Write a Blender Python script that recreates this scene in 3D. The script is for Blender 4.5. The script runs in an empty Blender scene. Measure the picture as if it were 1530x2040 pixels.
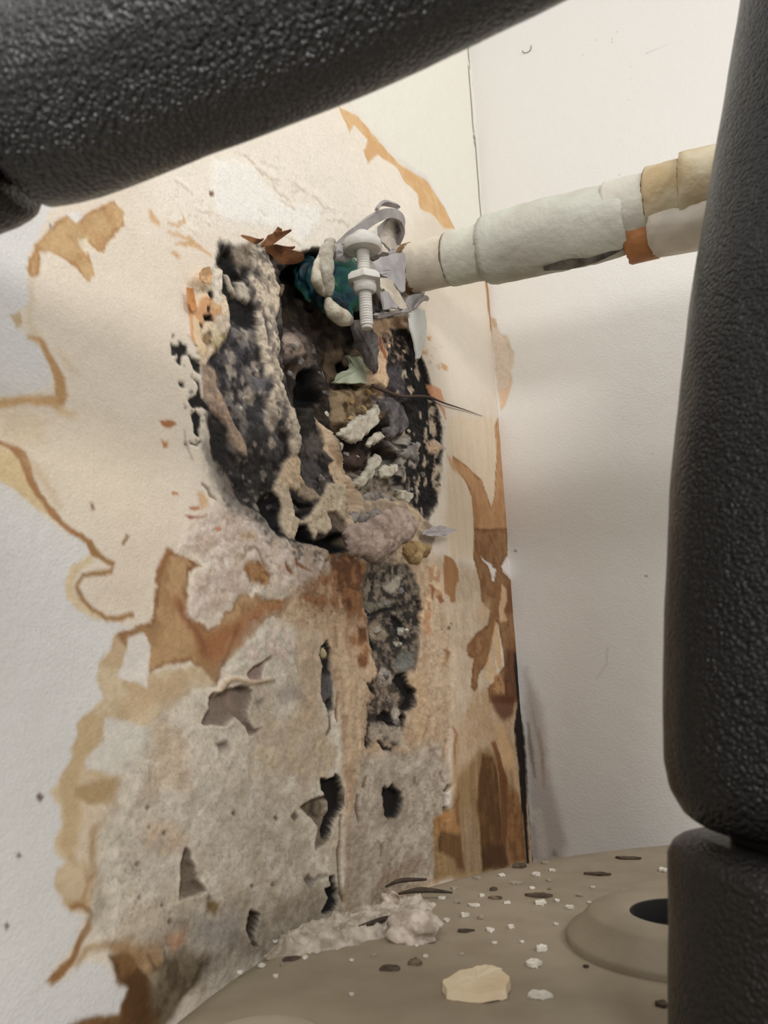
import bpy, bmesh, math, random
import numpy as np
from mathutils import Vector, Matrix

random.seed(7)
SC = bpy.context.scene
COL = SC.collection

# ------------------------------------------------------------------ camera
F, CX, CY = 1480.0, 765.0, 1020.0            # focal length in pixels of a 1530 x 2040 frame
PITCH, ROLL = math.radians(13.0), math.radians(-2.2)
_f = np.array([0, math.cos(PITCH), math.sin(PITCH)])
_u = np.array([0, -math.sin(PITCH), math.cos(PITCH)])
_x = np.array([1.0, 0, 0])
CR = math.cos(ROLL) * _x + math.sin(ROLL) * _u
CU = -math.sin(ROLL) * _x + math.cos(ROLL) * _u
CF = _f
cam_d = bpy.data.cameras.new('camera')
cam = bpy.data.objects.new('camera', cam_d)
COL.objects.link(cam)
cam.matrix_world = Matrix(((CR[0], CU[0], -CF[0], 0), (CR[1], CU[1], -CF[1], 0), (CR[2], CU[2], -CF[2], 0), (0, 0, 0, 1)))
cam_d.sensor_fit = 'VERTICAL'
cam_d.sensor_height = 36.0
cam_d.lens = F / 2040.0 * 36.0
cam_d.clip_start = 0.005
cam_d.dof.use_dof = True
cam_d.dof.focus_distance = 0.42
cam_d.dof.aperture_fstop = 26.0
SC.camera = cam

# ------------------------------------------------------------------ world, lamps, exposure
world = bpy.data.worlds.new('world')
SC.world = world
world.use_nodes = True
world.node_tree.nodes['Background'].inputs[0].default_value = (1.0, 0.98, 0.96, 1)
world.node_tree.nodes['Background'].inputs[1].default_value = 0.26


def area_lamp(name, loc, target, size, power, color):
    d = bpy.data.lights.new(name, 'AREA')
    d.shape = 'DISK'
    d.size = size
    d.energy = power
    d.color = color
    o = bpy.data.objects.new(name, d)
    COL.objects.link(o)
    o.location = loc
    o.rotation_euler = (Vector(target) - Vector(loc)).to_track_quat('-Z', 'Y').to_euler()
    return o


area_lamp('ceiling_lamp', (0.16, -0.16, 0.78), (0.08, 0.40, 0.20), 0.50, 0.8, (1.0, 0.99, 0.97))
area_lamp('room_lamp', (0.05, -0.40, 0.20), (0.14, 0.42, 0.18), 0.12, 1.8, (1.0, 0.995, 0.98))
area_lamp('left_wall_fill', (0.80, -0.42, 0.80), (0.0, 0.30, 0.16), 0.45, 5.6, (1.0, 0.995, 0.98))  # added fill lamp that brightens the left wall
area_lamp('foam_glint_lamp', (-0.16, -0.22, 0.72), (-0.02, 0.16, 0.12), 0.14, 1.1, (1.0, 0.99, 0.98))  # added lamp, there to raise glints on the cross pipe's foam
SC.view_settings.view_transform = 'Standard'
SC.view_settings.look = 'None'
SC.view_settings.exposure = 0.10
SC.view_settings.gamma = 1.0
SC.view_settings.use_curve_mapping = False
SC.cycles.max_bounces = 4
SC.cycles.diffuse_bounces = 3
SC.cycles.glossy_bounces = 2
SC.cycles.caustics_reflective = False
SC.cycles.caustics_refractive = False

# ------------------------------------------------------------------ geometry of the place (metres, camera eye at the origin)
H0 = 0.085                                    # the tank top lies this far below the eye
ZT = -H0
A = math.radians(60.4)                        # heading of the left wall
WT = np.array([-math.cos(A), -math.sin(A), 0])   # along the left wall, away from the corner
WN = np.array([math.sin(A), -math.cos(A), 0])    # out of the left wall
RT = np.array([math.sin(A), -math.cos(A), 0])    # along the right wall, away from the corner
RN = np.array([-math.cos(A), -math.sin(A), 0])   # out of the right wall
CORNER = np.array([0.0864, 0.5162, 0.0])


def ray(px, py):
    return (px - CX) / F * CR - (py - CY) / F * CU + CF


def on_left(px, py, off=0.0):
    """point of the left wall's plane (moved off metres into the room) seen at a pixel"""
    d = ray(px, py)
    t = (CORNER.dot(WN) + off) / d.dot(WN)
    return d * t


def on_right(px, py, off=0.0):
    d = ray(px, py)
    t = (CORNER.dot(RN) + off) / d.dot(RN)
    return d * t


def on_top(px, py, up=0.0):
    d = ray(px, py)
    return d * ((ZT + up) / d[2])


def at_y(px, py, y):
    d = ray(px, py)
    return d * (y / d[1])


def V(p):
    return Vector((float(p[0]), float(p[1]), float(p[2])))


# ------------------------------------------------------------------ small numeric helpers
def _hash(ix, iy, seed):
    n = (ix.astype(np.int64) * 374761393 + iy.astype(np.int64) * 668265263 + seed * 1442695041) & 0xffffffff
    n = ((n ^ (n >> 13)) * 1274126177) & 0xffffffff
    n = (n ^ (n >> 16)) & 0xffff
    return n.astype(np.float32) / 65535.0


def vnoise(x, y, seed):
    ix = np.floor(x); iy = np.floor(y)
    fx = (x - ix).astype(np.float32); fy = (y - iy).astype(np.float32)
    fx = fx * fx * (3 - 2 * fx); fy = fy * fy * (3 - 2 * fy)
    a = _hash(ix, iy, seed); b = _hash(ix + 1, iy, seed)
    c = _hash(ix, iy + 1, seed); d = _hash(ix + 1, iy + 1, seed)
    return a + (b - a) * fx + (c - a) * fy + (a - b - c + d) * fx * fy


def fbm(x, y, scale, octv=4, seed=1):
    """0..1 noise, features about scale wide"""
    out = np.zeros(x.shape, np.float32); amp = 1.0; tot = 0.0
    ca, sa = math.cos(0.6), math.sin(0.6)
    xx, yy = x / scale, y / scale
    for o in range(octv):
        out += amp * vnoise(xx + 17.3 * o, yy - 9.1 * o, seed + o * 31)
        tot += amp; amp *= 0.55
        xx, yy = (xx * ca - yy * sa) * 2.03, (xx * sa + yy * ca) * 2.03
    return out / tot


def sstep(a, b, x):
    t = np.clip((x - a) / (b - a), 0, 1)
    return t * t * (3 - 2 * t)


def lin(c):
    c = np.asarray(c, np.float32) / 255.0
    return np.where(c <= 0.04045, c / 12.92, ((c + 0.055) / 1.055) ** 2.4)


def Z(x0, y0, sc, pts):
    """points read off an enlarged crop -> pixels of the photograph"""
    return [(x0 + x / sc, y0 + y / sc) for x, y in pts]


def stroke(pts, w):
    """outline of a line of given width(s), in pixels"""
    n = len(pts)
    if not hasattr(w, '__len__'):
        w = [w] * n
    if len(w) != n:
        w = list(np.interp(np.linspace(0, 1, n), np.linspace(0, 1, len(w)), w))
    L, R = [], []
    for i, (x, y) in enumerate(pts):
        x0, y0 = pts[max(i - 1, 0)]; x1, y1 = pts[min(i + 1, n - 1)]
        dx, dy = x1 - x0, y1 - y0; l = math.hypot(dx, dy) or 1
        nx, ny = -dy / l * w[i] / 2, dx / l * w[i] / 2
        L.append((x + nx, y + ny)); R.append((x - nx, y - ny))
    return L + R[::-1]


class Skin:
    """a wall face as a fine grid: colour and relief are laid on it patch by patch, in millimetres of wall"""

    def __init__(self, s, z, hit, org, tan, nrm, base):
        self.s, self.z = s, z                              # metres
        self.S, self.Zg = np.meshgrid(s * 1000, z * 1000)   # mm
        self.S = self.S.astype(np.float32); self.Zg = self.Zg.astype(np.float32)
        self.hit, self.org, self.tan, self.nrm = hit, org, tan, nrm
        self.C = np.empty(self.S.shape + (3,), np.float32); self.C[:] = lin(base)
        self.H = np.zeros(self.S.shape, np.float32)
        S, G = self.S, self.Zg
        self.wa = [(fbm(S, G, 9, 3, 11) - .5, fbm(S, G, 9, 3, 23) - .5), (fbm(S, G, 2.2, 3, 5) - .5, fbm(S, G, 2.2, 3, 7) - .5)]
        self.n = {}

    def noise(self, scale):
        k = round(scale, 2)
        if k not in self.n:
            self.n[k] = fbm(self.S, self.Zg, scale, 4, int(k * 37) + 3)
        return self.n[k]

    def to_wall(self, pts, at=0.0):
        out = []
        for x, y in pts:
            p = self.hit(x, y, -at / 1000.0) - self.org
            out.append((p.dot(self.tan) * 1000, p[2] * 1000))
        return np.array(out, np.float32)

    def mask(self, pts, soft, warp, fine, at):
        q = self.to_wall(pts, at)
        m = soft + warp + fine + 2
        j0, j1 = np.searchsorted(self.S[0], [q[:, 0].min() - m, q[:, 0].max() + m])
        i0, i1 = np.searchsorted(self.Zg[:, 0], [q[:, 1].min() - m, q[:, 1].max() + m])
        if j1 - j0 < 1 or i1 - i0 < 1:
            return None
        sl = (slice(i0, i1), slice(j0, j1))
        x = self.S[sl] + warp * 2 * self.wa[0][0][sl] + fine * 2 * self.wa[1][0][sl]
        y = self.Zg[sl] + warp * 2 * self.wa[0][1][sl] + fine * 2 * self.wa[1][1][sl]
        ins = np.zeros(x.shape, bool); d2 = np.full(x.shape, 1e9, np.float32)
        n = len(q)
        for k in range(n):
            ax, ay = q[k]; bx, by = q[(k + 1) % n]
            ex, ey = bx - ax, by - ay
            L = ex * ex + ey * ey + 1e-9
            t = np.clip(((x - ax) * ex + (y - ay) * ey) / L, 0, 1)
            d2 = np.minimum(d2, (x - ax - t * ex) ** 2 + (y - ay - t * ey) ** 2)
            c = ((ay > y) != (by > y))
            if ey != 0:
                ins ^= c & (x < (y - ay) * ex / ey + ax)
        sd = np.sqrt(d2) * np.where(ins, 1, -1)
        return sl, sd

    def P(self, col, pts, soft=0.8, warp=1.5, fine=0.5, a=1.0, at=0.0, h=None, hs=None, var=0.10, c2=None, ms=3.0, mt=0.5, mw=0.12, rough=0.0, rs=2.0, add=0.0, broke=0.0, bs=3.0, edge=None, ew=1.2):
        """lay a patch: colour col (optionally mottled with c2), height h (mm, minus is into the wall), rough relief"""
        r = self.mask(pts, max(soft, hs or 0), warp, fine, at)
        if r is None:
            return
        sl, sd = r
        if broke:
            sd = sd + (self.noise(bs)[sl] - 0.5) * broke * 4
        m = sstep(-soft, soft, sd) * a
        if col is not None:
            c = np.empty(m.shape + (3,), np.float32); c[:] = lin(col)
            if c2 is not None:
                k = sstep(mt - mw, mt + mw, self.noise(ms)[sl])[..., None]
                c = c * (1 - k) + lin(c2) * k
            if edge is not None:                      # a darker tide line just inside the rim
                ke = (sstep(-soft, soft, sd) * (1 - sstep(ew * .5, ew * 1.6, sd + (self.noise(6.0)[sl] - .5) * ew * 3)))[..., None] * .85
                c = c * (1 - ke) + lin(edge) * ke
            c = c * (1 + var * 2.6 * (self.noise(1.6)[sl] - 0.5) + var * 1.6 * (self.noise(6.0)[sl] - 0.5))[..., None]
            self.C[sl] = self.C[sl] * (1 - m[..., None]) + c * m[..., None]
        hs = hs or soft
        mh = sstep(-hs * .2, hs * 1.8, sd) if (h is not None and h < -1.3) else sstep(-hs, hs, sd)
        if h is not None:
            self.H[sl] = self.H[sl] * (1 - mh) + h * mh
        if add:
            self.H[sl] += add * mh
        if rough:
            self.H[sl] += mh * rough * ((self.noise(rs)[sl] - 0.5) * 2 + (self.noise(rs * 3.1)[sl] - 0.5) * 1.4)

    def G(self, pts, amt, scale, depth=0.0, light=0.0, soft=3.0, wd=.035):
        """crumbs: dark crevices (and pale crests) of a broken mineral surface over a patch"""
        r = self.mask(pts, soft, 2.0, .5, 0.0)
        if r is None: return
        sl, sd = r
        m = sstep(-soft, soft, sd)
        n = self.noise(scale)[sl]
        v = sstep(.38, .62, self.noise(scale * 3.7)[sl])
        cr = (1 - np.clip(np.abs(n - .5) / wd, 0, 1)) * v * m
        n2 = self.noise(scale * .45)[sl]
        cr2 = (1 - np.clip(np.abs(n2 - .47) / wd, 0, 1)) * (1 - v) * m * .7
        c = np.maximum(cr, cr2)
        self.C[sl] *= (1 - amt * c)[..., None] * (1 + light * m * (n2 - .5) * 2)[..., None]
        self.H[sl] -= depth * c

    def tone(self, pts, f, soft=3.0, pivot=None):
        """make a stain denser by f; with a pivot only its dark tones"""
        r = self.mask(pts, soft, 1.5, .5, 0.0)
        if r is None: return
        sl, sd = r
        m = sstep(-soft, soft, sd)
        k = f
        if pivot is not None:
            L = self.C[sl].mean(axis=-1)
            k = 1 - (1 - f) * (1 - sstep(pivot * .35, pivot * 1.6, L))
        self.C[sl] *= (1 - m * (1 - k))[..., None]

    def streak(self, pts, amt, across=1.1, along=16.0, soft=3.0, seed=77):
        """vertical run marks of old water over a patch"""
        r = self.mask(pts, soft, 1.0, .5, 0.0)
        if r is None: return
        sl, sd = r
        m = sstep(-soft, soft, sd)
        n = fbm(self.S[sl] + self.wa[0][0][sl] * 3, self.Zg[sl] * across / along, across * 2, 4, seed)
        self.C[sl] *= (1 + amt * 3.2 * m * (n - .5))[..., None] ** np.array([.9, 1.0, 1.15], np.float32)

    def dots(self, col, pts, n, r, at=0.0, seed=1, a=1.0, h=None, var=.1, stretch=1.0):
        """small specks strewn over a patch"""
        rng = random.Random(seed)
        xs = [p[0] for p in pts]; ys = [p[1] for p in pts]
        k = 0; tries = 0
        while k < n and tries < n * 30:
            tries += 1
            x, y = rng.uniform(min(xs), max(xs)), rng.uniform(min(ys), max(ys))
            ins = False
            for i in range(len(pts)):
                (ax, ay), (bx, by) = pts[i], pts[(i + 1) % len(pts)]
                if (ay > y) != (by > y) and x < (y - ay) * (bx - ax) / (by - ay) + ax:
                    ins = not ins
            if not ins:
                continue
            k += 1
            rr = r * rng.choice([.4, .6, .8, 1.0, 1.3, 2.0])
            ph = rng.uniform(0, 6.28)
            poly = [(x + rr * rng.uniform(.6, 1.3) * math.cos(ph + t * 1.047), y + stretch * rr * rng.uniform(.6, 1.3) * math.sin(ph + t * 1.047)) for t in range(6)]
            self.P(col, poly, soft=.6, warp=1.3, fine=.9, at=at, a=a, h=h, var=var)

    def build(self, name, mat, light):
        ny, nx = self.S.shape
        co = self.org[None, None, :] + self.tan[None, None, :] * self.s[None, :, None] + self.nrm[None, None, :] * (self.H[..., None] / 1000.0)
        co = co + np.array([0, 0, 1.0])[None, None, :] * self.z[:, None, None]
        me = bpy.data.meshes.new(name)
        idx = np.arange(ny * nx).reshape(ny, nx)
        q = np.stack([idx[:-1, :-1], idx[1:, :-1], idx[1:, 1:], idx[:-1, 1:]], -1).reshape(-1, 4)
        # wind so that normals look into the room
        p0, p1, p3 = co.reshape(-1, 3)[q[0, 0]], co.reshape(-1, 3)[q[0, 1]], co.reshape(-1, 3)[q[0, 3]]
        if np.cross(p1 - p0, p3 - p0).dot(self.nrm) < 0:
            q = q[:, ::-1]
        me.vertices.add(ny * nx)
        me.vertices.foreach_set('co', co.reshape(-1).astype(np.float32))
        me.loops.add(q.size)
        me.loops.foreach_set('vertex_index', q.reshape(-1).astype(np.int32))
        me.polygons.add(len(q))
        me.polygons.foreach_set('loop_start', np.arange(0, q.size, 4, dtype=np.int32))
        me.polygons.foreach_set('loop_total', np.full(len(q), 4, np.int32))
        me.update(calc_edges=True)
        me.polygons.foreach_set('use_smooth', np.ones(len(q), bool))
        at = me.color_attributes.new('stain', 'FLOAT_COLOR', 'POINT')
        c = np.ones((ny * nx, 4), np.float32)
        c[:, :3] = np.clip(self.C.reshape(-1, 3) / light(self.Zg.reshape(-1, 1) / 1000.0), 0, 0.9)
        at.data.foreach_set('color', c.reshape(-1))
        me.materials.append(mat)
        o = bpy.data.objects.new(name, me)
        COL.objects.link(o)
        return o


# ------------------------------------------------------------------ materials
def new_mat(name):
    m = bpy.data.materials.new(name)
    m.use_nodes = True
    nt = m.node_tree
    return m, nt, nt.nodes['Principled BSDF']


def surf(name, col, rough=0.6, c2=None, scale=200.0, bump=0.0, bscale=600.0, metal=0.0, spec=0.4, mix=(0.4, 0.65), detail=6.0):
    """plain painted / mineral surface: two mottled colours and a little relief"""
    m, nt, b = new_mat(name)
    N = nt.nodes; L = nt.links
    tc = N.new('ShaderNodeTexCoord')
    a = list(lin(col)) + [1]
    if c2 is not None:
        nz = N.new('ShaderNodeTexNoise'); nz.inputs['Scale'].default_value = scale; nz.inputs['Detail'].default_value = detail
        L.new(tc.outputs['Object'], nz.inputs['Vector'])
        rp = N.new('ShaderNodeValToRGB')
        rp.color_ramp.elements[0].position = mix[0]; rp.color_ramp.elements[1].position = mix[1]
        rp.color_ramp.elements[0].color = a; rp.color_ramp.elements[1].color = list(lin(c2)) + [1]
        L.new(nz.outputs['Fac'], rp.inputs['Fac'])
        L.new(rp.outputs['Color'], b.inputs['Base Color'])
    else:
        b.inputs['Base Color'].default_value = a
    b.inputs['Roughness'].default_value = rough
    b.inputs['Metallic'].default_value = metal
    b.inputs['Specular IOR Level'].default_value = spec
    if bump:
        n2 = N.new('ShaderNodeTexNoise'); n2.inputs['Scale'].default_value = bscale; n2.inputs['Detail'].default_value = 5
        L.new(tc.outputs['Object'], n2.inputs['Vector'])
        bp = N.new('ShaderNodeBump'); bp.inputs['Strength'].default_value = 1.0; bp.inputs['Distance'].default_value = bump
        L.new(n2.outputs['Fac'], bp.inputs['Height'])
        L.new(bp.outputs['Normal'], b.inputs['Normal'])
    return m


def stain_mat(name, rough, spec, grain, gscale, tint):
    m, nt, b = new_mat(name)
    N = nt.nodes; L = nt.links
    at = N.new('ShaderNodeAttribute'); at.attribute_name = 'stain'
    tc = N.new('ShaderNodeTexCoord')
    nz = N.new('ShaderNodeTexNoise'); nz.inputs['Scale'].default_value = 900; nz.inputs['Detail'].default_value = 6
    L.new(tc.outputs['Object'], nz.inputs['Vector'])
    mr = N.new('ShaderNodeMapRange')
    mr.inputs['To Min'].default_value = 1 - tint; mr.inputs['To Max'].default_value = 1 + tint
    L.new(nz.outputs['Fac'], mr.inputs['Value'])
    mx = N.new('ShaderNodeVectorMath'); mx.operation = 'SCALE'
    L.new(at.outputs['Color'], mx.inputs[0]); L.new(mr.outputs['Result'], mx.inputs['Scale'])
    L.new(mx.outputs['Vector'], b.inputs['Base Color'])
    b.inputs['Roughness'].default_value = rough
    b.inputs['Specular IOR Level'].default_value = spec
    n2 = N.new('ShaderNodeTexNoise'); n2.inputs['Scale'].default_value = gscale; n2.inputs['Detail'].default_value = 6
    L.new(tc.outputs['Object'], n2.inputs['Vector'])
    bp = N.new('ShaderNodeBump'); bp.inputs['Strength'].default_value = 1.0; bp.inputs['Distance'].default_value = grain
    L.new(n2.outputs['Fac'], bp.inputs['Height'])
    L.new(bp.outputs['Normal'], b.inputs['Normal'])
    return m


def foam_mat(name, col, spark, spec=0.75):
    """black closed-cell foam: pebbly skin with small glossy bumps"""
    m, nt, b = new_mat(name)
    N = nt.nodes; L = nt.links
    tc = N.new('ShaderNodeTexCoord')
    vo = N.new('ShaderNodeTexVoronoi'); vo.inputs['Scale'].default_value = 1000; vo.feature = 'F1'
    nz = N.new('ShaderNodeTexNoise'); nz.inputs['Scale'].default_value = 1300; nz.inputs['Detail'].default_value = 3
    L.new(tc.outputs['Object'], vo.inputs['Vector']); L.new(tc.outputs['Object'], nz.inputs['Vector'])
    iv = N.new('ShaderNodeMath'); iv.operation = 'SUBTRACT'; iv.inputs[0].default_value = 1.0
    L.new(vo.outputs['Distance'], iv.inputs[1])
    ad = N.new('ShaderNodeMath'); ad.operation = 'MULTIPLY_ADD'; ad.inputs[1].default_value = 0.7
    L.new(nz.outputs['Fac'], ad.inputs[0]); L.new(iv.outputs['Value'], ad.inputs[2])
    bp = N.new('ShaderNodeBump'); bp.inputs['Strength'].default_value = 1.0; bp.inputs['Distance'].default_value = spark
    L.new(ad.outputs['Value'], bp.inputs['Height'])
    L.new(bp.outputs['Normal'], b.inputs['Normal'])
    b.inputs['Base Color'].default_value = list(lin(col)) + [1]
    b.inputs['Roughness'].default_value = 0.24
    b.inputs['Specular IOR Level'].default_value = spec
    return m


M = {}
M['wall'] = stain_mat('damaged_plaster', 0.75, 0.25, 0.00022, 1100, 0.10)
M['paint'] = stain_mat('eggshell_paint', 0.34, 0.5, 0.00022, 700, 0.04)
M['tank'] = surf('tan_enamel', (150, 138, 118), 0.55, (140, 128, 108), 60, 0.00008, 900)
M['port_shade'] = surf('port_shade_black', (22, 20, 19), 0.8)  # near-black colour standing in for the shade inside the port
M['foam'] = foam_mat('black_foam', (13, 13, 15), 0.0010)
M['foam_riser'] = foam_mat('matt_black_foam', (20, 20, 22), 0.0008, 0.28)
M['foam_low'] = foam_mat('charcoal_foam', (34, 32, 30), 0.0006, 0.2)
M['foam_gap'] = surf('foam_core', (24, 22, 21), 0.8)

# ------------------------------------------------------------------ object helpers
def tag(o, label=None, cat=None, group=None, kind=None):
    if label: o['label'] = label
    if cat: o['category'] = cat
    if group: o['group'] = group
    if kind: o['kind'] = kind
    return o


def link(name, me, mat, parent=None, smooth=True):
    o = bpy.data.objects.new(name, me)
    COL.objects.link(o)
    if mat is not None:
        me.materials.append(mat)
    if smooth:
        for p in me.polygons: p.use_smooth = True
    if parent is not None:
        o.parent = parent
        o.matrix_parent_inverse = Matrix.Translation(-parent.location) if parent.type == 'EMPTY' else Matrix()
    return o


def empty(name, loc):
    o = bpy.data.objects.new(name, None)
    COL.objects.link(o)
    o.location = V(loc)
    o.empty_display_size = 0.01
    return o


def mesh_from(name, vs, fs):
    me = bpy.data.meshes.new(name)
    me.from_pydata([tuple(map(float, v)) for v in vs], [], fs)
    me.update()
    return me


def smooth_path(pts, n):
    """Catmull-Rom through the points"""
    P = [np.array(p, float) for p in pts]
    P = [2 * P[0] - P[1]] + P + [2 * P[-1] - P[-2]]
    out = []
    segs = len(P) - 3
    for k in range(n):
        t = k / (n - 1) * segs
        i = min(int(t), segs - 1); f = t - i
        a, b, c, d = P[i:i + 4]
        out.append(.5 * ((2 * b) + (c - a) * f + (2 * a - 5 * b + 4 * c - d) * f * f + (3 * b - a - 3 * c + d) * f ** 3))
    return out


def frames(path):
    n = len(path); T = []
    for i in range(n):
        t = path[min(i + 1, n - 1)] - path[max(i - 1, 0)]
        T.append(t / np.linalg.norm(t))
    ref = np.array([0, 0, 1.0]) if abs(T[0][2]) < .9 else np.array([1.0, 0, 0])
    u = np.cross(T[0], ref); u /= np.linalg.norm(u)
    U, W = [], []
    for t in T:
        u = u - t * u.dot(t); u /= np.linalg.norm(u)
        U.append(u); W.append(np.cross(t, u))
    return T, U, W


def tube(name, path, rad, mat, parent=None, seg=32, jag=(0, 0), wob=0.0, cap=True, seed=0, wscale=40.0, sq=(1, 1)):
    """round bar along a path; rad is one radius per path point; jag makes ragged ends, wob a lumpy skin"""
    rng = np.random.RandomState(seed + 3)
    path = [np.array(p, float) for p in path]
    n = len(path)
    T, U, W = frames(path)
    if not hasattr(rad, '__len__'): rad = [rad] * n
    vs, fs = [], []
    ang = np.linspace(0, 2 * np.pi, seg, endpoint=False)
    j0 = rng.uniform(-1, 1, seg); j1 = rng.uniform(-1, 1, seg)
    L = np.cumsum([0] + [np.linalg.norm(path[i + 1] - path[i]) for i in range(n - 1)])
    R = np.repeat(np.array(rad, float)[:, None], seg, 1)
    if wob:
        ca, sa = np.cos(ang)[None], np.sin(ang)[None]
        R = R + wob * 2 * (fbm(ca * R * wscale * 2 + 50, L[:, None] * wscale * 2 + sa * R * wscale * 2 + 50, 1.0, 3, seed) - .5)
    for i in range(n):
        ring = path[i] + (U[i] * np.cos(ang)[:, None] * sq[0] + W[i] * np.sin(ang)[:, None] * sq[1]) * R[i][:, None]
        if i == 0: ring = ring - T[i] * j0[:, None] * jag[0]
        if i == n - 1: ring = ring + T[i] * j1[:, None] * jag[1]
        vs.extend(ring)
    for i in range(n - 1):
        for k in range(seg):
            k2 = (k + 1) % seg
            fs.append((i * seg + k, i * seg + k2, (i + 1) * seg + k2, (i + 1) * seg + k))
    if cap:
        fs.append(tuple(range(seg - 1, -1, -1)))
        fs.append(tuple((n - 1) * seg + k for k in range(seg)))
    me = mesh_from(name, vs, fs)
    return link(name, me, mat, parent)


def lathe(name, center, prof, mat, parent=None, seg=64, axis=None):
    """turned shape: prof is (radius, height) from the outside in"""
    c = np.array(center, float)
    ax = np.array([0, 0, 1.0]) if axis is None else np.array(axis, float) / np.linalg.norm(axis)
    ref = np.array([1.0, 0, 0]) if abs(ax[0]) < .9 else np.array([0, 1.0, 0])
    u = np.cross(ax, ref); u /= np.linalg.norm(u); w = np.cross(ax, u)
    vs, fs = [], []
    n = len(prof)
    for r, z in prof:
        for k in range(seg):
            a = 2 * math.pi * k / seg
            vs.append(c + ax * z + (u * math.cos(a) + w * math.sin(a)) * r)
    for i in range(n - 1):
        for k in range(seg):
            k2 = (k + 1) % seg
            fs.append((i * seg + k, i * seg + k2, (i + 1) * seg + k2, (i + 1) * seg + k))
    fs.append(tuple((n - 1) * seg + k for k in range(seg)))
    fs.append(tuple(range(seg - 1, -1, -1)))
    me = mesh_from(name, vs, fs)
    bm = bmesh.new(); bm.from_mesh(me); bmesh.ops.recalc_face_normals(bm, faces=bm.faces); bm.to_mesh(me); bm.free()
    o = link(name, me, mat, parent)
    try:
        me.set_sharp_from_angle(angle=math.radians(40))
    except Exception:
        pass
    return o


def slab(name, pts, thick, normal, mat, parent=None, bend=0.0, rough=0.0, seed=0, dome=0.0):
    """a flake: outline points in space, thickness along normal, crumpled a little"""
    rng = random.Random(seed)
    nrm = np.array(normal, float); nrm /= np.linalg.norm(nrm)
    P = [np.array(p, float) for p in pts]
    c = sum(P) / len(P)
    n = len(P)
    ring = []
    for i in range(n):                               # subdivide the outline with small nicks
        a, b = P[i], P[(i + 1) % n]
        l = np.linalg.norm(b - a)
        ring.append(a)
        for t in (0.33, 0.66):
            j = np.array([rng.uniform(-1, 1) for _ in range(3)]) * l * 0.07
            ring.append(a + (b - a) * t + j - nrm * j.dot(nrm))
    m = len(ring)
    size = max(np.linalg.norm(p - c) for p in P)
    vs, fs = [], []
    levels = [1.0, 0.66, 0.33]
    off = {}
    for side in (0, 1):
        for li, lv in enumerate(levels):
            for k in range(m):
                q = c + (ring[k] - c) * (lv - (0.03 if side else 0) * (li == 0))
                d = (q - c) / size
                hgt = bend * (d.dot(d)) + dome * (1 - d.dot(d))
                if (li, k) not in off: off[(li, k)] = rng.uniform(-1, 1) * rough
                q = q + nrm * (hgt + off[(li, k)] + (thick if side else 0))
                vs.append(q)
        vs.append(c + nrm * (dome + rng.uniform(-1, 1) * rough * .5 + (thick if side else 0)))
    per = len(levels) * m + 1
    for side in (0, 1):
        o = side * per
        for li in range(len(levels) - 1):
            for k in range(m):
                k2 = (k + 1) % m
                f = (o + li * m + k, o + li * m + k2, o + (li + 1) * m + k2, o + (li + 1) * m + k)
                fs.append(f if side else f[::-1])
        for k in range(m):
            f = (o + (len(levels) - 1) * m + k, o + (len(levels) - 1) * m + (k + 1) % m, o + per - 1)
            fs.append(f if side else f[::-1])
    for k in range(m):
        k2 = (k + 1) % m
        fs.append((k, k2, per + k2, per + k))
    me = mesh_from(name, vs, fs)
    bm = bmesh.new(); bm.from_mesh(me); bmesh.ops.recalc_face_normals(bm, faces=bm.faces); bm.to_mesh(me); bm.free()
    o = link(name, me, mat, parent)
    try:
        me.set_sharp_from_angle(angle=math.radians(45))
    except Exception:
        pass
    return o


def ribbon(name, path, width, wdir, thick, mat, parent=None, seed=0):
    """a bent strip: path points, half-widths along wdir, small thickness"""
    path = [np.array(p, float) for p in path]
    n = len(path)
    if not hasattr(width, '__len__'): width = [width] * n
    if len(width) != n: width = list(np.interp(np.linspace(0, 1, n), np.linspace(0, 1, len(width)), width))
    T = []
    for i in range(n):
        t = path[min(i + 1, n - 1)] - path[max(i - 1, 0)]; T.append(t / np.linalg.norm(t))
    vs, fs = [], []
    wd0 = np.array(wdir, float)
    for i in range(n):
        w = wd0 - T[i] * wd0.dot(T[i]); w /= np.linalg.norm(w)
        nn = np.cross(T[i], w)
        for sx, sy in ((-1, -1), (1, -1), (1, 1), (-1, 1)):
            vs.append(path[i] + w * width[i] * sx + nn * thick * .5 * sy)
    for i in range(n - 1):
        for k in range(4):
            k2 = (k + 1) % 4
            fs.append((i * 4 + k, i * 4 + k2, i * 4 + 4 + k2, i * 4 + 4 + k))
    fs.append((3, 2, 1, 0)); fs.append(tuple((n - 1) * 4 + k for k in range(4)))
    me = mesh_from(name, vs, fs)
    bm = bmesh.new(); bm.from_mesh(me); bmesh.ops.recalc_face_normals(bm, faces=bm.faces); bm.to_mesh(me); bm.free()
    o = link(name, me, mat, parent)
    try:
        me.set_sharp_from_angle(angle=math.radians(50))
    except Exception:
        pass
    return o


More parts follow.
